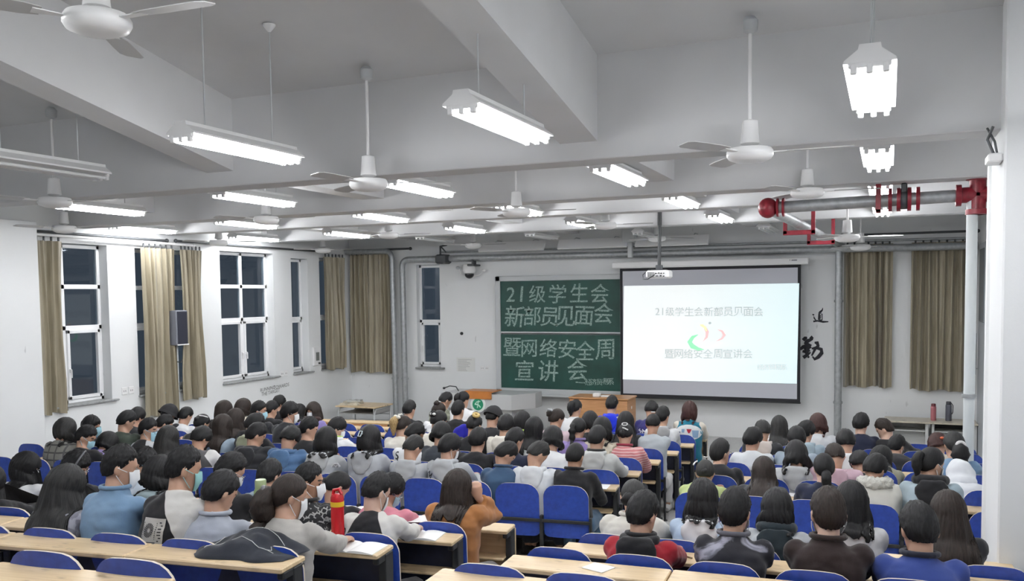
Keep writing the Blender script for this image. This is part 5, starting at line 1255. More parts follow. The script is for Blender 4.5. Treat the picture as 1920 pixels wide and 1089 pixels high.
def text_decal(items, name='lettering'):
    def f(root, put):
        m = MB(); mats = []
        for body, u0, t0, size, col, tilt in items:
            vs, fs = text_mesh(body, 1.0, .015)
            c_, s_ = math.cos(tilt), math.sin(tilt); vs = [(v[0]*c_-v[1]*s_, v[0]*s_+v[1]*c_) for v in vs]
            mt = fabric('plain', col, None)
            if mt not in mats: mats.append(mt)
            put(m, vs, fs, mats.index(mt), u0, t0, size)
        m.build(name, mats, root, recalc=False)
    return f
def gridpoly(outline_fn, n=10):
    """Filled patch as a small grid so that it can follow the cloth: outline_fn(u, v) maps the unit square."""
    vs = [outline_fn(i/n, j/n) for j in range(n+1) for i in range(n+1)]; fs = [(j*(n+1)+i, j*(n+1)+i+1, (j+1)*(n+1)+i+1, (j+1)*(n+1)+i) for j in range(n) for i in range(n)]
    return vs, fs
# ------------------------------------------------------------------ everybody in the hall, front row to back
BK, BK2, WH, CR, GY, LG, NV = (.012, .012, .014), (.022, .023, .027), (.76, .77, .78), (.70, .67, .60), (.36, .37, .38), (.47, .49, .51), (.010, .014, .035)
DNM = ('denim', (.13, .22, .34), (.20, .31, .44)); DDK = ('denim', (.022, .05, .10), (.045, .095, .17))
pl = lambda c: ('plain', c, None)
p = person
# --- window-side block, first row
p('person in grey olive camouflage jacket leaning low before the lectern console', 'Z', 834, 752, 'fade', top=('blotch', (.16, .17, .13), (.24, .25, .20)), yaw=-35, pitch=40, seatx=-.15)
p('person with high ponytail and white top right before the grey lectern console', 'Z', 868, 750, 'tied', top=pl(WH), yaw=-30, pitch=20, tie=('tail', 'black', (0, -.10, .05), .22, .032))
p('person with loose ponytail and white top before the brown wooden lectern', 'Z', 1079, 766, 'tied', 'black', top=pl(WH), yaw=-20, pitch=25, tie=('tail', 'black', (0, -.105, .03), .20, .045))
def d_shoulder(root, put):
    m = MB()
    for s in (-1, 1):
        vs, fs = gridpoly(lambda u, v, s=s: (s*(.07+.13*u), .02+.05*v*(1-.7*u)), 6); put(m, vs, fs, 0, 0, .84, 1.0)
    m.build('shoulder_patch', fabric('plain', WH, None), root, recalc=False)
p('person in royal blue hoodie with white shoulder patches before the wooden lectern', 'Z', 1147, 760, 'short', top=pl((.010, .028, .52)), hood=True, yaw=-5, pitch=25, decal=d_shoulder)
p('person in navy varsity jacket with curved white lettering on the back', 'Z', 1221, 769, 'mop', top=pl((.022, .020, .12)), yaw=-10, pitch=50, decal=text_decal([(c, -.13+.045*i, .70, .075, WH, .6-.15*i) for i, c in enumerate('SAIXNG')]))
def d_oval(root, put):
    m = MB(); vs, fs = gridpoly(lambda u, v: ((u-.5)*.36*math.sqrt(max(0, 1-(2*v-1)**2*.97)), (v-.5)*.21), 14); put(m, vs, fs, 0, 0, .70, 1.0, .004)
    def blob(cx, cy, rx, ry, mi, heart=False):
        def f(u, v):
            if heart: return (cx+(u-.5)*2*rx*(v**.6)*(1 if v < .8 else 1), cy+(v-.5)*2*ry-(.35*ry*(1-abs(2*u-1)) if False else 0))
            return (cx+(u-.5)*2*rx*(.75+.25*v), cy+(v-.5)*2*ry)
        a, b = gridpoly(f, 5); put(m, a, b, mi, 0, .70, 1.0, .007)
    blob(.01, .015, .035, .03, 1, True); blob(-.07, .02, .022, .024, 2); blob(.095, -.02, .045, .05, 2); blob(-.12, -.005, .012, .012, 3)
    m.build('back_patch', [fabric('plain', (.70, .72, .72), None), fabric('plain', (.36, .02, .04), None), fabric('plain', (.25, .38, .55), None), fabric('plain', (.03, .05, .16), None)], root, recalc=False)
p('person with auburn hair in teal varsity jacket with white oval back patch', 'Z', 1293, 771, 'bob', 'auburn', top=pl((.012, .155, .235)), sleeves=(.62, .58, .50), sleeve_rule='set', L=.13, yaw=8, pitch=18, decal=d_oval, legs=(.5, .5, .48), flare=.03)
p('person in black jacket by the two grey front pipes', 'A', 767, 769, 'short', top=pl(BK), yaw=-15, pitch=25)
p('person with half moon hair clip and printed white shirt, beside black tee', 'A', 822, 772, 'tied', 'brown', top=('blotch', WH, (.62, .62, .62)), yaw=-25, pitch=35, tie=('bun', 'brown', (0, -.085, .08), 0, .045), acc=[('bar', 170, 45, (.7, .7, .7), .04)], decal=text_decal([('Z', -.12, .72, .07, BK, .3), ('//', .02, .66, .06, BK, -.2), ('X', .10, .60, .06, BK, .5)]))
p('person in black tee with short hair, head against the lectern base', 'A', 859, 770, 'short', top=pl(BK), yaw=-15, pitch=15)
p('person in white hooded top, turned in beside the aisle, grey trousers', 'A', 1242, 782, 'short', top=pl(WH), hood=True, yaw=-25, pitch=20, legs=(.33, .35, .33), hood_col=GY)
p('person with brown hair and cream top by the window wall, furthest forward', 'A', 455, 764, 'bob', 'brown', top=pl((.62, .56, .46)), L=.10, yaw=-30)
p('person with tall rounded black hair by the window wall under the slogan', 'Z', 523, 757, 'mop', top=pl(BK), yaw=-30, pitch=20)
p('person in black jacket with white lettering at the chest, by the window wall', 'A', 508, 769, 'short', top=pl(BK), yaw=-30, pitch=25, decal=text_decal([('cf', .05, .72, .09, WH, .1)]))
p('person with long black hair beside the one looking back at the camera', 'Z', 560, 773, 'long', top=pl(BK2), L=.26, yaw=-25)
p('person facing the camera in purple hoodie with white mask and dark brown scarf', 'A', 588, 771, 'long', 'brown', top=pl((.22, .18, .40)), L=.22, yaw=168, pitch=8, mask='white', hood=False, scarf=(.035, .016, .014), skin=1, arms='lap')
# --- second and third rows
p('person with long brown hair behind cream top, by the window wall', 'B', 419, 769, 'long', 'brown', top=pl(BK), L=.24)
p('person with dark hair and blue mask in profile, near the window wall', 'B', 485, 771, 'short', top=pl(BK2), mask='blue', yaw=-62, pitch=12)
p('person in black bucket hat by the window wall', 'B', 316, 777, 'short', top=pl(BK2), cap='bucket', yaw=-20)
p('person in white tee resting the head on one hand by the window wall', 'B', 347, 781, 'short', top=pl(WH), arms='chin_r', yaw=-10, pitch=38)
p('person in black cap before the lectern console base', 'B', 924, 783, 'buzz', top=pl(BK2), cap='cap', yaw=-20, pitch=35)
p('person with straight black hair and lime collar before the chalkboard', 'B', 979, 791, 'long', top=pl((.04, .22, .33)), collar=(.42, .60, .12), L=.16)
p('person with grey claw clip in pale pink jacket', 'B', 1043, 786, 'tied', 'brown', top=pl((.58, .46, .50)), yaw=-38, pitch=30, tie=('bun', 'brown', (-.02, -.10, .03), 0, .05), acc=[('claw', 178, 74, (.30, .31, .32), .045)])
p('person with short black hair between purple jacket and white ponytail top', 'B', 1106, 792, 'bob', top=pl(BK), L=.12)
p('person with very long straight black hair in front of navy varsity jacket', 'B', 1173, 793, 'long', top=pl(BK2), L=.40, flare=.10, pitch=20)
p('person with white letter clip in pale grey sweatshirt and white trousers by the aisle', 'B', 1224, 796, 'tied', top=pl((.43, .47, .50)), acc=[('letter', 180, 38, (.75, .75, .76), .016)], pitch=42, yaw=0, legs=(.62, .62, .62), arms='chin_r', tie=('bun', 'black', (0, -.085, .0), 0, .03))
p('person in black beanie-like hair by the wall ahead of the green jacket', 'C', 256, 783, 'mop', top=pl(BK2), yaw=-10)
p('person in dusty pink hood with dark hair, behind the bucket hat', 'C', 307, 796, 'short', top=pl((.36, .29, .30)), hood=True, yaw=-40, pitch=38)
p('person with white bar clip in dark hair and black top', 'C', 378, 795, 'tied', top=pl(BK), tie=('bun', 'black', (0, -.09, .02), 0, .04), acc=[('bar', 130, 62, (.75, .75, .75), .05)], yaw=-15)
p('person with long dark brown hair and black top near the middle window', 'C', 440, 786, 'long', 'brown', top=pl(BK), L=.22)
p('person in black jacket with white striped shoulder and white mask in profile', 'C', 543, 774, 'mop', top=pl(BK2), yaw=-58, pitch=15, mask='white', decal=text_decal([('//', .15, .80, .12, WH, -.5)]))
p('person in white hooded top with lime collar and mask, near the lone front desk', 'C', 631, 803, 'mop', top=pl(WH), collar=(.40, .58, .14), hood=True, yaw=-55, pitch=28, mask='white', skin=1)
p('person with bun and gold scrunchie in black top', 'C', 889, 798, 'tied', top=pl(BK), tie=('bun', 'black', (0, -.02, .125), 0, .04), acc=[('scrunchie', 150, 60, (.50, .36, .12), .03)])
p('person with thick black hair in large cream white hoodie', 'C', 948, 799, 'mop', top=pl(CR), hood=True, yaw=-8, puff=.012)
p('person with long black hair over white top, beside cream hoodie', 'C', 1001, 804, 'long', top=pl(WH), L=.26, flare=.04)
p('person with braid over purple jacket', 'C', 1084, 805, 'tied', top=pl((.24, .18, .40)), tie=('braid', 'black', (-.03, -.10, -.01), .30, .03), hood=False, collar=(.22, .17, .38))
p('person with dark hair and mottled beige top behind purple jacket', 'C', 1129, 805, 'bob', top=('blotch', (.52, .47, .38), (.28, .24, .18)), L=.12)
p('person in pink striped sweater with round silver hair clip', 'C', 1172, 816, 'tied', top=('stripe', (.46, .15, .16), (.60, .38, .37)), collar=(.22, .02, .04), acc=[('ring', 174, 66, (.70, .70, .70), .030), ('bar', 165, 92, (.62, .62, .62), .03)], tie=('bun', 'black', (0, -.08, -.03), 0, .045), yaw=-6, pitch=40, puff=.012)
p('person with dark hair tied by white bow clip and cream jacket, centre of hall', 'C', 822, 790, 'tied', top=pl(CR), tie=('bun', 'black', (-.01, -.095, .04), 0, .05), acc=[('bow', 175, 80, (.75, .75, .75), .03)], yaw=-25)
# --- fourth row
p('person in dark green jacket bent towards the window wall', 'D', 236, 791, 'short', top=pl((.045, .058, .045)), yaw=-30, pitch=35, puff=.006)
p('person with round dark hair and blue mask in profile by the pier', 'D', 171, 800, 'mop', top=pl(BK), yaw=-68, pitch=8, mask='blue')
p('person in glasses and light blue mask with black and grey raglan jacket', 'D', 277, 806, 'short', top=pl(BK), sleeves=(.46, .47, .48), mask='blue', glasses=True, yaw=-66, pitch=18)
p('person with long brown black hair and pale blue collar', 'D', 416, 799, 'long', 'brown', top=pl((.30, .38, .46)), L=.30)
p('person in black top with olive cream collar, head turned', 'D', 476, 797, 'short', top=pl(BK), hood=True, hood_col=(.30, .32, .22), yaw=-45, pitch=35, skin=1)
p('person in black top with black cap-like hair, facing the aisle', 'D', 578, 805, 'short', 'black', top=pl(BK), yaw=-55, pitch=25)
p('person with honey blond ponytail and white bow in cream top', 'C', 755, 800, 'tied', 'brown', top=pl(CR), tie=('tail', 'blond', (-.03, -.10, .03), .21, .045), acc=[('bow', 190, 66, (.72, .70, .62), .045), ('bow', 215, 40, (.7, .7, .66), .025)], yaw=-25)
p('person in glasses and mask with white tee lettered on the shoulder', 'D', 775, 816, 'fade', top=pl(WH), mask='white', glasses=True, yaw=-48, pitch=42, decal=text_decal([('S', -.12, .80, .12, BK2, .2), ('J', -.11, .70, .10, BK2, .1)]), skin=2)
p('person with black bob and dark slate jacket, between two grey hoodies', 'D', 827, 815, 'bob', top=pl((.030, .036, .045)), L=.07, puff=.01)
p('person in black tee with thick black hair before the cream hoodie', 'D', 896, 826, 'mop', top=pl(BK), yaw=-8, pitch=28)
p('person with dark hair in navy top, tight beside dark denim jacket', 'D', 964, 827, 'short', top=pl(NV), yaw=-30, pitch=30)
p('person with shiny black hair in white tee', 'D', 1036, 824, 'bob', top=pl(WH), L=.08, pitch=28)
p('person with spiky hair in pale grey hoodie writing by the aisle', 'D', 1119, 824, 'short', top=pl((.48, .49, .48)), hood=True, collar=(.02, .02, .02), yaw=-18, pitch=30, arms='wide')
# --- fifth row, tall seat backs behind them
p('person with dark bob in grey plaid coat beside the wall pier', 'E', 121, 806, 'bob', 'ash', top=('plaid', (.22, .22, .20), (.06, .06, .06)), L=.13, yaw=-15)
p('person in black top with bright blue mask, next to plaid coat', 'E', 160, 820, 'short', top=pl(BK), mask='blue', yaw=-62, pitch=32)
p('person with short dark bob in purple top beneath green jacket', 'E', 201, 832, 'bob', top=pl((.24, .19, .40)), L=.06, pitch=30)
def d_prints(root, put):
    m = MB()
    for i in range(5):
        for s, e in ((0, .09),): a, b = gridpoly(lambda u, v, i=i: (.02+.018*i+.006*u-.01*v, -.05+.11*v*(.6+.4*((i*7) % 3)/2)), 3); put(m, a, b, 0, .04, .55, 1.0)
    for k in range(16):
        t = 2*math.pi*k/16; a, b = gridpoly(lambda u, v, t=t: (.145+(.028+.010*v)*math.cos(t+u*.4), -.03+(.028+.010*v)*math.sin(t+u*.4)), 2); put(m, a, b, 0, .04, .55, 1.0)
    m.build('print', fabric('plain', (.42, .42, .42), None), root, recalc=False)
p('person with long dark hair in black jacket with white line prints', 'E', 314, 822, 'long', 'ash', top=pl(BK), L=.26, pitch=25, flare=.08, decal=d_prints)
p('person in charcoal coat with one white sleeve and black hair', 'E', 376, 822, 'mop', top=pl((.075, .075, .08)), sleeves=(.70, .70, .69), sleeve_rule='set', pitch=48, puff=.015)
p('person in black hooded puffer with ear showing, beside blue puffer', 'E', 479, 817, 'short', top=pl(BK2), hood=True, yaw=-40, pitch=35, puff=.02)
p('person bowed down in denim blue hooded puffer jacket', 'E', 543, 822, 'mop', top=pl((.075, .15, .28)), hood=True, pitch=58, puff=.02)
p('person with straight black hair and light grey hoodie, beside blue puffer', 'E', 611, 826, 'bob', top=pl(LG), L=.13, hood=True, pitch=20)
p('person with long black hair and square white clip in grey hoodie', 'E', 692, 823, 'long', top=pl((.40, .42, .45)), hood=True, L=.13, acc=[('box', 175, 88, (.60, .68, .70), .018)], pitch=25, yaw=-25)
p('person with bowed dark head in light grey hoodie', 'E', 773, 841, 'short', 'ash', top=pl((.42, .44, .46)), hood=True, pitch=50, yaw=-20)
p('person in grey hoodie with curved AIR lettering on the back', 'E', 842, 839, 'mop', top=pl((.42, .44, .46)), hood=True, yaw=-42, pitch=30, mask='white', decal=text_decal([('W', -.15, .73, .085, BK2, -.5), ('I', -.115, .70, .085, BK2, -.4), ('A', .075, .70, .085, BK2, .35), ('I', .108, .715, .085, BK2, .5), ('R', .142, .74, .085, BK2, .65)]), skin=0)
p('person in dark denim jacket with bowed head', 'E', 946, 853, 'short', top=DDK, yaw=-50, pitch=50, collar=(.03, .06, .11))
p('person in white hooded jacket bent over to one side', 'E', 1006, 853, 'fade', 'ash', top=('shiny', (.66, .69, .72), None), hood=True, yaw=-42, pitch=52, puff=.012)
p('person with buzz cut in black jacket and blue jeans at the aisle end', 'E', 1078, 857, 'buzz', 'black', top=pl(BK), yaw=-12, pitch=26, legs=(.09, .16, .25), collar=BK, skin=2)
# --- column-side block, front rows
p('person with long dark hair and pale striped top beside the screen pipe', 'A', 1461, 800, 'long', 'ash', top=('stripe', (.52, .44, .42), (.68, .66, .64)), side='R', L=.30, pitch=20)
p('person with auburn bob in pale grey white jacket', 'A', 1534, 796, 'bob', 'auburn', top=pl((.58, .60, .62)), side='R', L=.10, puff=.012, pitch=22)
p('person with round black hair and navy jacket before the bare front wall', 'A', 1614, 795, 'mop', top=pl(NV), side='R', yaw=-25, pitch=25, skin=1)
p('person with shaved temples and black jacket stooping towards the screen', 'A', 1660, 806, 'fade', 'brown', top=pl(BK), side='R', yaw=70, pitch=35, puff=.015, skin=1, seatx=.26)
p('person bowed in black jacket with cream hood lining', 'B', 1430, 809, 'mop', 'ash', top=pl(BK2), side='R', hood=True, hood_col=(.62, .56, .52), pitch=48, puff=.01)
p('person with dark hair in pale blue hooded jacket', 'B', 1510, 811, 'mop', top=pl((.33, .42, .48)), side='R', hood=True, yaw=-40, pitch=28)
p('person with red brown hair and orange clip near the white riser pipe', 'B', 1759, 835, 'bob', 'auburn', top=pl((.5, .46, .38)), side='R', L=.04, acc=[('bow', 170, 80, (.62, .13, .05), .03)])
p('person in slate jacket with white back panel behind the aisle', 'C', 1411, 825, 'mop', top=('band', (.62, .65, .67), (.10, .13, .16)), side='R', yaw=-30, pitch=30)
p('person with black hair, half hidden beside pale blue jacket', 'C', 1494, 824, 'mop', top=pl((.30, .36, .42)), side='R', pitch=30)
p('person in black jacket with white hood lying over the back', 'C', 1586, 829, 'mop', top=pl(BK2), side='R', hood=True, hood_col=WH, pitch=45, puff=.012)
p('person in black top with white mask string behind the ear', 'B', 1680, 838, 'short', top=pl(BK), side='R', mask='white', yaw=-35, pitch=34)
p('person with low ponytail and white scrunchie in denim blue top', 'C', 1789, 836, 'tied', 'ash', sc=1.12, top=DNM, side='R', tie=('tail', 'black', (-.005, -.10, -.05), .24, .06), acc=[('scrunchie', 180, 104, (.62, .60, .60), .035)], pitch=22)
p('person with stiff side-swept hair and glasses in black jacket, alone by the aisle', 'D', 1350, 850, 'short', 'ash', top=pl(BK), side='R', glasses=True, yaw=-38, pitch=8)
p('person with curly black hair in light grey hooded sweatshirt', 'D', 1493, 853, 'bob', top=pl((.42, .43, .44)), side='R', L=.12, hood=True, pitch=32, flare=.08)
p('person bowed in pink puffer jacket', 'D', 1566, 857, 'short', 'brown', top=pl((.52, .36, .42)), side='R', hood=True, puff=.022, pitch=58, lean_max=.3)
p('person with bowed black hair between pink puffer and fur collar', 'D', 1613, 870, 'mop', top=pl(BK), side='R', pitch=60, lean_max=.3)
p('person with long hair and white mask in khaki jacket', 'C', 1651, 860, 'long', 'ash', top=pl((.27, .26, .19)), side='R', L=.10, mask='white', yaw=-50, pitch=28)
p('person under a raised white hood asleep on the desk by the column', 'D', 1800, 892, 'short', top=pl((.66, .68, .71)), side='R', cap='hood', puff=.022, pitch=62, lean_max=.30)
p('person in lime green top with white hair clips, first by the aisle', 'E', 1322, 888, 'tied', 'ash', top=pl((.42, .50, .20)), side='R', acc=[('bow', 175, 28, (.62, .6, .58), .018), ('bar', 245, 60, (.75, .75, .75), .035)], pitch=38, tie=('bun', 'ash', (0, -.085, -.02), 0, .035))
p('person with very long brown black hair in black coat', 'E', 1432, 885, 'long', 'brown', top=pl(BK2), side='R', L=.34, flare=.09, pitch=18)
p('person with low ponytail and bare neck in navy top', 'E', 1545, 879, 'tied', top=pl(NV), side='R', tie=('tail', 'black', (0, -.10, -.05), .20, .035), pitch=16, skin=1)
p('person in cream coat with thick white fur collar', 'E', 1640, 880, 'mop', top=pl((.62, .61, .56)), side='R', scarf='fur', pitch=45, yaw=-30, puff=.012)
p('person with high ponytail, white mask, black hood on light denim jacket', 'E', 1744, 871, 'tied', sc=1.12, top=('denim', (.30, .38, .43), (.40, .48, .52)), side='R', mask='white', yaw=-52, pitch=20, tie=('tail', 'black', (0, -.10, .04), .20, .034), hood=True, hood_col=BK, scarf=BK)
# --- raked rows, window-side block
p('person in white jacket with glasses and mask at the window end of sixth row', 'F', 47, 876, 'long', top=pl((.66, .67, .68)), L=.14, mask='white', glasses=True, yaw=-60, pitch=28)
p('person with hair band and glasses in black sweater, beside white jacket', 'F', 141, 874, 'mop', top=pl(BK), glasses=True, yaw=-60, pitch=30, acc=[('band', 0, 40, (.10, .10, .11), .03)])
p('person in slate blue hooded jacket behind green thermos', 'F', 504, 894, 'short', top=pl((.17, .23, .27)), hood=True, yaw=-8, pitch=30)
p('person with black bun and claw clip, bowed in black sweater', 'F', 630, 914, 'tied', top=pl(BK), tie=('bun', 'black', (-.04, -.09, -.035), 0, .045), acc=[('claw', 190, 45, (.25, .25, .26), .03)], yaw=-35, pitch=45)
p('person in pink sweater with glasses, peeking past the raglan jacket', 'F', 728, 920, 'mop', top=pl((.60, .22, .28)), glasses=True, mask='blue', yaw=-55, pitch=36)
p('person with shoulder length hair in caramel brown jacket raising a hand', 'F', 857, 915, 'long', 'brown', top=('plain', (.32, .135, .045), None), L=.20, yaw=-20, pitch=16, arms='raise_r', puff=.014, legs=(.25, .25, .25))
p('person with long hair cut by the frame edge, black top, seventh row', 'G', -22, 905, 'long', top=pl(BK), L=.34, yaw=-20, sc=.97)
p('person in pale jacket and blue mask between denim jacket and bob', 'F', 266, 868, 'mop', top=pl((.42, .48, .55)), mask='blue', yaw=-62, pitch=26)
p('person with chin length black bob in grey green hoodie', 'G', 299, 889, 'bob', top=pl((.20, .26, .28)), hood=True, L=.11, yaw=-32, pitch=20, sc=.97)
p('person in glasses and white mask with black jacket behind grey shirt', 'G', 430, 884, 'short', top=pl(BK), mask='white', glasses=True, yaw=-45, pitch=32, sc=.97)
p('person with quiff and white mask in black patterned shirt', 'G', 578, 906, 'fade', top=('glyph', (.016, .016, .018), (.34, .34, .33)), mask='white', yaw=-62, pitch=8, collar=(.02, .02, .02), skin=2, sc=.97)
p('person in black and white raglan sweatshirt by the notebooks at the aisle', 'G', 704, 924, 'fade', top=pl(BK), sleeves=(.60, .59, .56), mask='white', yaw=-28, pitch=30, decal=text_decal([('RIFT', -.05, .60, .10, WH, .0)]), legs=BK, skin=1, sc=.97)
p('person with very long dark hair over grey print top, eighth row window end', 'H', 122, 912, 'long', 'ash', top=('blotch', (.22, .22, .26), (.40, .40, .46)), L=.42, flare=.14, yaw=-25, pitch=22, sc=.97)
p('person in light blue denim jacket with pale blue mask', 'H', 224, 878, 'fade', top=DNM, mask='white', yaw=-50, pitch=14, collar=(.16, .26, .38), sc=.97)
def d_patch(root, put):
    m = MB()
    vs, fs = gridpoly(lambda u, v: (-.11+.16*u, -.16+.30*v), 12); put(m, vs, fs, 0, 0, .60, .9, .004)
    vs, fs = gridpoly(lambda u, v: (-.11+.115*u, -.16+.145*v), 8); put(m, vs, fs, 2, 0, .60, .9, .006)
    vs, fs = gridpoly(lambda u, v: (-.11+.115*u, -.012+.006*v), 6); put(m, vs, fs, 1, 0, .60, .9, .008)
    for k in range(20):
        t = 2*math.pi*k/20; vs, fs = gridpoly(lambda u, v, t=t: (-.055+(.012+.026*v)*math.cos(t+(u-.5)*.19), .065+(.012+.026*v)*1.15*math.sin(t+(u-.5)*.19)), 2); put(m, vs, fs, 1, 0, .60, .9, .008)
    r2 = random.Random(5)
    for x0, x1, n in ((.012, .04, 15), (-.103, -.095, 9), (-.006, .002, 9)):
        for i in range(n):
            y = (-.15+.28*i/15) if n == 15 else (.01+.012*i); w = (x1-x0)*(.4+.6*r2.random()); xs = x0+(x1-x0-w)*r2.random()
            vs, fs = gridpoly(lambda u, v, xs=xs, w=w, y=y: (xs+w*u, y+.007*v), 2); put(m, vs, fs, 1, 0, .60, .9, .008)
    for a, b, c, e in ((-.075, -.09, -.05, -.07), (-.06, -.105, -.045, -.06), (-.045, -.11, -.035, -.065), (-.075, -.065, -.03, -.06)):
        vs, fs = gridpoly(lambda u, v, a=a, b=b, c=c, e=e: (a+(c-a)*u, b+(e-b)*u+.005*v), 3); put(m, vs, fs, 1, 0, .60, .9, .009)
    m.build('back_patch', [fabric('plain', (.52, .51, .48), None), fabric('plain', BK2, None), fabric('plain', (.36, .35, .33), None)], root, recalc=False)
p('person in black raglan top with white sleeves, sunburst back patch and teal mask', 'H', 343, 881, 'fade', top=pl(BK), sleeves=(.62, .61, .58), mask='teal', yaw=-40, pitch=16, decal=d_patch, seatx=-.10, sc=.97)
p('person in pale grey shirt writing beside the folded dark jacket', 'H', 411, 926, 'short', top=pl((.38, .41, .47)), collar=(.38, .41, .47), yaw=-24, pitch=34, lean_max=.3, sc=.97)
p('person with low bushy ponytail and bag strap in stone grey sweater', 'H', 541, 931, 'tied', 'brown', top=pl((.40, .385, .36)), tie=('tail', 'brown', (-.02, -.095, -.02), .24, .062), mask='white', yaw=-42, pitch=18, skin=0, legs=(.3, .3, .31), acc=[('scrunchie', 195, 98, (.09, .09, .10), .028)], sc=.97)
# --- raked rows, column-side block
p('person with grey black hair and low bun in cream white jacket', 'F', 1188, 934, 'tied', 'ash', top=pl((.64, .62, .56)), side='R', pitch=42, yaw=12, tie=('bun', 'black', (-.03, -.085, -.055), 0, .05), puff=.012, collar=(.62, .60, .55), arms='wide')
p('person with long black hair, white and pale blue hooded jacket', 'F', 1318, 936, 'long', top=('band', (.42, .52, .66), (.70, .71, .73)), side='R', hood=True, hood_col=(.68, .68, .70), L=.12, pitch=14)
p('person with black hair and dark teal hood over grey sweatshirt', 'F', 1457, 955, 'long', top=pl((.46, .48, .50)), side='R', hood=True, hood_col=(.012, .02, .026), L=.10, pitch=20, scarf=(.010, .018, .024))
p('person with long black hair in white grey hoodie, beside brown sweater', 'F', 1597, 943, 'long', top=pl((.60, .60, .61)), side='R', hood=True, L=.18, pitch=14)
p('person with hip long dark hair beside the column', 'F', 1778, 962, 'long', 'brown', top=pl(BK2), side='R', L=.46, flare=.13, pitch=16)
p('person in black hooded jacket with red shoulders', 'G', 1204, 966, 'short', top=pl((.30, .012, .022)), side='R', hood=True, hood_col=BK, yaw=-22, pitch=26, collar=BK)
p('person with mask in black and grey cloud print jacket', 'G', 1377, 962, 'short', top=('cloud', (.022, .022, .028), (.30, .30, .36)), side='R', hood=False, collar=(.09, .09, .11), mask='white', yaw=-10, pitch=14)
p('person in dark brown sweater with mask strap behind the ear', 'G', 1553, 966, 'short', 'brown', sc=1.08, top=pl((.022, .013, .012)), side='R', yaw=12, pitch=14, mask='white', skin=1, collar=(.022, .013, .012))
p('person in blue varsity jacket with striped collar, beside hip long hair', 'G', 1724, 996, 'short', sc=1.1, top=pl((.030, .055, .22)), side='R', yaw=14, pitch=26, collar=(.014, .016, .03), skin=0)
build_seating()
# ------------------------------------------------------------------ things lying on the desks
def on_desk(row, side, px, py):
    z = ROWS[row][1]; q = at(px, py, 'z', z+.0); return Vector((q.x, q.y, z))
def notebook(label, row, side, px, py, rot, w=.30, dd=.21, open_=True, name='notebook', h=.012):
    c = on_desk(row, side, px, py); o = thing(name, label, 'notebook' if open_ else 'paper', c); R = Matrix.Translation(c) @ Matrix.Rotation(math.radians(rot), 4, 'Z')
    if open_:
        for sg in (-1, 1):
            m = MB(); n = 8; up, lo = [], []
            for i in range(n+1):
                f = i/n; x = sg*f*w/2; z = .004+h*math.sin(math.pi*(.12+.88*f))*(.9)+(0 if f > .05 else -.004)
                up.append((x, z)); lo.append((x, .001))
            m.loft([[R @ Vector((x, -dd/2, z)) for x, z in lo+up[::-1]], [R @ Vector((x, dd/2, z)) for x, z in lo+up[::-1]]]); m.build('page_block', PAPER, o)
        m = MB(); m.bbox((-w/2-.006, -dd/2-.005, 0), (w/2+.006, dd/2+.005, .0015), .0005, M=R); m.build('cover', plain('cream_card', (.55, .52, .42), .7), o)
    else:
        m = MB(); m.bbox((-w/2, -dd/2, 0), (w/2, dd/2, h), .0015, M=R); m.build('sheet', PAPER, o)
    return o
notebook('open notebook with blank pages beside the red bottle', 'H', 'L', 665, 1027, 4, .34, .21)
notebook('open notebook on the aisle desk behind the raglan sweatshirt', 'G', 'L', 788, 1004, 8, .30, .22)
notebook('open book before the person with the bun', 'G', 'L', 662, 957, 12, .30, .20)
notebook('loose white papers beside the caramel jacket', 'G', 'L', 775, 973, 20, .24, .20, False, 'paper_sheet', .004)
notebook('white writing pad under the grey shirted person writing', 'H', 'L', 445, 988, -8, .26, .2, False, 'writing_pad', .014)
notebook('white papers on the desk below the person in the white jacket', 'G', 'L', 22, 968, 10, .24, .18, False, 'paper_sheet', .006)
notebook('white sheet on the aisle desk of the black jacket', 'E', 'L', 1118, 912, 6, .24, .2, False, 'paper_sheet', .004)
notebook('white paper on the column-side desk by the long haired black coat', 'E', 'R', 1478, 927, 10, .16, .16, False, 'paper_sheet', .004)
notebook('white sheet beside the cloud print jacket', 'G', 'R', 1252, 1039, 10, .20, .15, False, 'paper_sheet', .003)
notebook('small crumpled white slip on the near column-side desk', 'H', 'R', 1122, 1065, -20, .14, .12, False, 'paper_slip', .006)
def standing_sheet():
    c = at(1102, 893, 'z', -1.862); o = thing('paper_sheet', 'upright white sheet held before the buzz cut head', 'paper', c); m = MB(); R = Matrix.Translation((c.x, c.y, -1.86)) @ Matrix.Rotation(.2, 4, 'Z')
    m.loft([[R @ Vector(v) for v in ((-.11, 0, 0), (.09, 0, 0), (.09, .004, 0), (-.11, .004, 0))], [R @ Vector(v) for v in ((.03, .05, .14), (.07, .05, .16), (.07, .054, .16), (.03, .054, .14))]]); m.build('sheet', PAPER, o)
standing_sheet()
c = on_desk('H', 'L', 634, 1016); o = thing('sports_bottle', 'red sports bottle with yellow band on the desk', 'bottle', c)
RB = plain('glossy_red', (.42, .010, .016), .25); YB = plain('yellow_band', (.72, .46, .02), .4)
m = MB(); m.lathe([(0, 0), (.037, 0), (.040, .01), (.040, .225), (0, .225)], 22, c); m.build('body', RB, o, 40)
m = MB(); m.lathe([(0, .225), (.042, .225), (.042, .255), (0, .255)], 22, c); m.build('band', YB, o, 40)
m = MB(); m.lathe([(0, .255), (.041, .255), (.040, .28), (.032, .30), (0, .303)], 22, c); m.tube([c+Vector((-.03, 0, .285)), c+Vector((-.022, 0, .322)), c+Vector((.015, 0, .33)), c+Vector((.034, 0, .30))], .011, 10); m.build('lid', RB, o, 40)
c = on_desk('H', 'L', 491, 990); o = thing('thermos', 'tall sage green thermos standing on the desk', 'bottle', c); SG_ = plain('sage_green_enamel', (.22, .31, .13), .4)
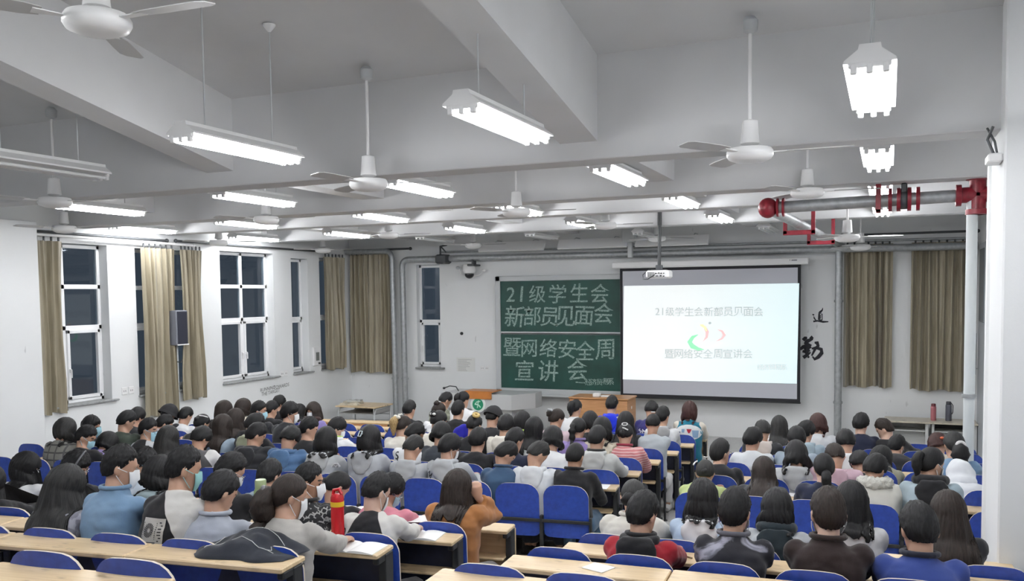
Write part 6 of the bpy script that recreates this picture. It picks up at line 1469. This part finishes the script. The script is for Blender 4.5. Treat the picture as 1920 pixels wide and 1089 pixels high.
m = MB(); m.lathe([(0, 0), (.042, 0), (.045, .008), (.045, .245), (.036, .265), (0, .265)], 22, c); m.build('body', SG_, o, 40)
m = MB(); m.lathe([(0, .262), (.034, .262), (.037, .27), (.037, .315), (.033, .322), (0, .322)], 22, c); m.build('cap', plain('pale_sage', (.34, .42, .23), .4), o, 40)
c = on_desk('H', 'L', 612, 1016); o = thing('smartphone', 'dark green phone lying beside the red bottle', 'phone', c); m = MB(); m.bbox((-.04, -.075, 0), (.04, .075, .009), .003, M=Matrix.Translation(c) @ Matrix.Rotation(.5, 4, 'Z')); m.build('case', plain('dark_green_case', (.03, .06, .02), .4), o); m = MB(); m.bbox((-.034, -.068, .009), (.034, .068, .0105), .001, M=Matrix.Translation(c) @ Matrix.Rotation(.5, 4, 'Z')); m.build('screen', BLACK, o)
def pen(label, row, px, py, rot, mat, lift=0.0, tilt=0.0):
    c = on_desk(row, 'L', px, py)+Vector((0, 0, .006+lift)); o = thing('pen', label, 'pen', c); R = Matrix.Translation(c) @ Matrix.Rotation(math.radians(rot), 4, 'Z') @ Matrix.Rotation(tilt, 4, 'Y')
    m = MB(); m.tube([R @ Vector((-.07, 0, 0)), R @ Vector((.055, 0, 0)), R @ Vector((.075, 0, 0))], [.0055, .0055, .001], 8); m.build('barrel', mat, o, 40)
pen('brown pen beside the cloud print jacket', 'G', 1282, 1043, 150, plain('brown_pen', (.25, .18, .1), .4))
pen('white pen in the hand of the person in the pale grey hoodie', 'D', 1168, 872, 110, WHITE, .06, .9)
# dark denim jacket thrown over the near desk
def jacket_pile():
    c = on_desk('I', 'L', 470, 1034); o = thing('folded_jacket', 'black denim jacket with white stitching thrown over the near desk', 'jacket', c); P, d, n, th = row_frame('L', 'I')
    nx, ny = 40, 20; W, D = .60, .36; vs = []
    def H(u, v):
        e = max(0, 1-abs(2*u-1)**3)*max(0, 1-abs(2*v-1)**3); return .004+e*(.055+.05*math.exp(-((u-.62)/.25)**2-((v-.6)/.3)**2)+.05*noise.noise(Vector((u*4, v*3, 2.2)))+.012*noise.noise(Vector((u*12, v*9, 5))))
    def XY(u, v):
        e = .035*noise.noise(Vector((u*3, v*3, 9))); return c+d*((u-.5)*W*(1-.25*abs(v-.5))+e)+n*((v-.5)*D*(1-.35*abs(2*u-1)**2)+e)
    for s in (0, 1):
        for j in range(ny+1):
            for i in range(nx+1): u, v = i/nx, j/ny; q = XY(u, v); vs.append((q.x, q.y, c.z+(H(u, v) if s else .002)))
    K = (nx+1)*(ny+1); fs = []
    for j in range(ny):
        for i in range(nx): q = j*(nx+1)+i; fs += [(q, q+nx+1, q+nx+2, q+1), (K+q, K+q+1, K+q+nx+2, K+q+nx+1)]
    for i in range(nx): fs += [(i, i+1, K+i+1, K+i), (ny*(nx+1)+i, K+ny*(nx+1)+i, K+ny*(nx+1)+i+1, ny*(nx+1)+i+1)]
    for j in range(ny): q = j*(nx+1); fs += [(q, K+q, K+q+nx+1, q+nx+1), (q+nx, q+nx+nx+1, K+q+nx+nx+1, K+q+nx)]
    MB().add(vs, fs).build('cloth', fabric('denim', (.010, .012, .018), (.022, .026, .036)), o, 70)
    def line(pts): m = MB(); m.tube([XY(u, v)+Vector((0, 0, H(u, v)+.003)) for u, v in pts], .0022, 6); m.build('stitching', plain('white_thread', (.5, .5, .5), .8), o, 60)
    line([(u/20, .30+.10*math.sin(u*.33)) for u in range(3, 18)]); line([(u/20, .62-.22*abs(u/20-.62)) for u in range(9, 18)]); line([(.18+.02*math.sin(k), .2+.05*k) for k in range(12)]); line([(.80, .22), (.81, .3), (.79, .36)])
jacket_pile()
o = thing('hanging_jacket', 'royal blue jacket hung over a seat in the middle of the hall', 'jacket', at(869, 840, 'y', 9.35))
m = MB(); b = at(869, 826, 'y', 9.3)+Vector((0, 0, .1)); m.ell((b.x, b.y, b.z-.10), (.15, .06, .20), 14, 10); hm = remesh(m, .02, 2); displace(hm, lambda c: .02*noise.noise(Vector(c)*11)); hm.materials.append(fabric('plain', (.02, .02, .36), None)); hm.transform(Matrix.Translation(-o.location)); link('cloth', hm, o)

# ------------------------------------------------------------------ lift everything so that the front floor lies at z = 0
for ob in list(SC.objects):
    for k in ('world_built', 'world_origin'):
        if k in ob: del ob[k]
    if ob.parent is None and ob is not cam: ob.location.z += EYE
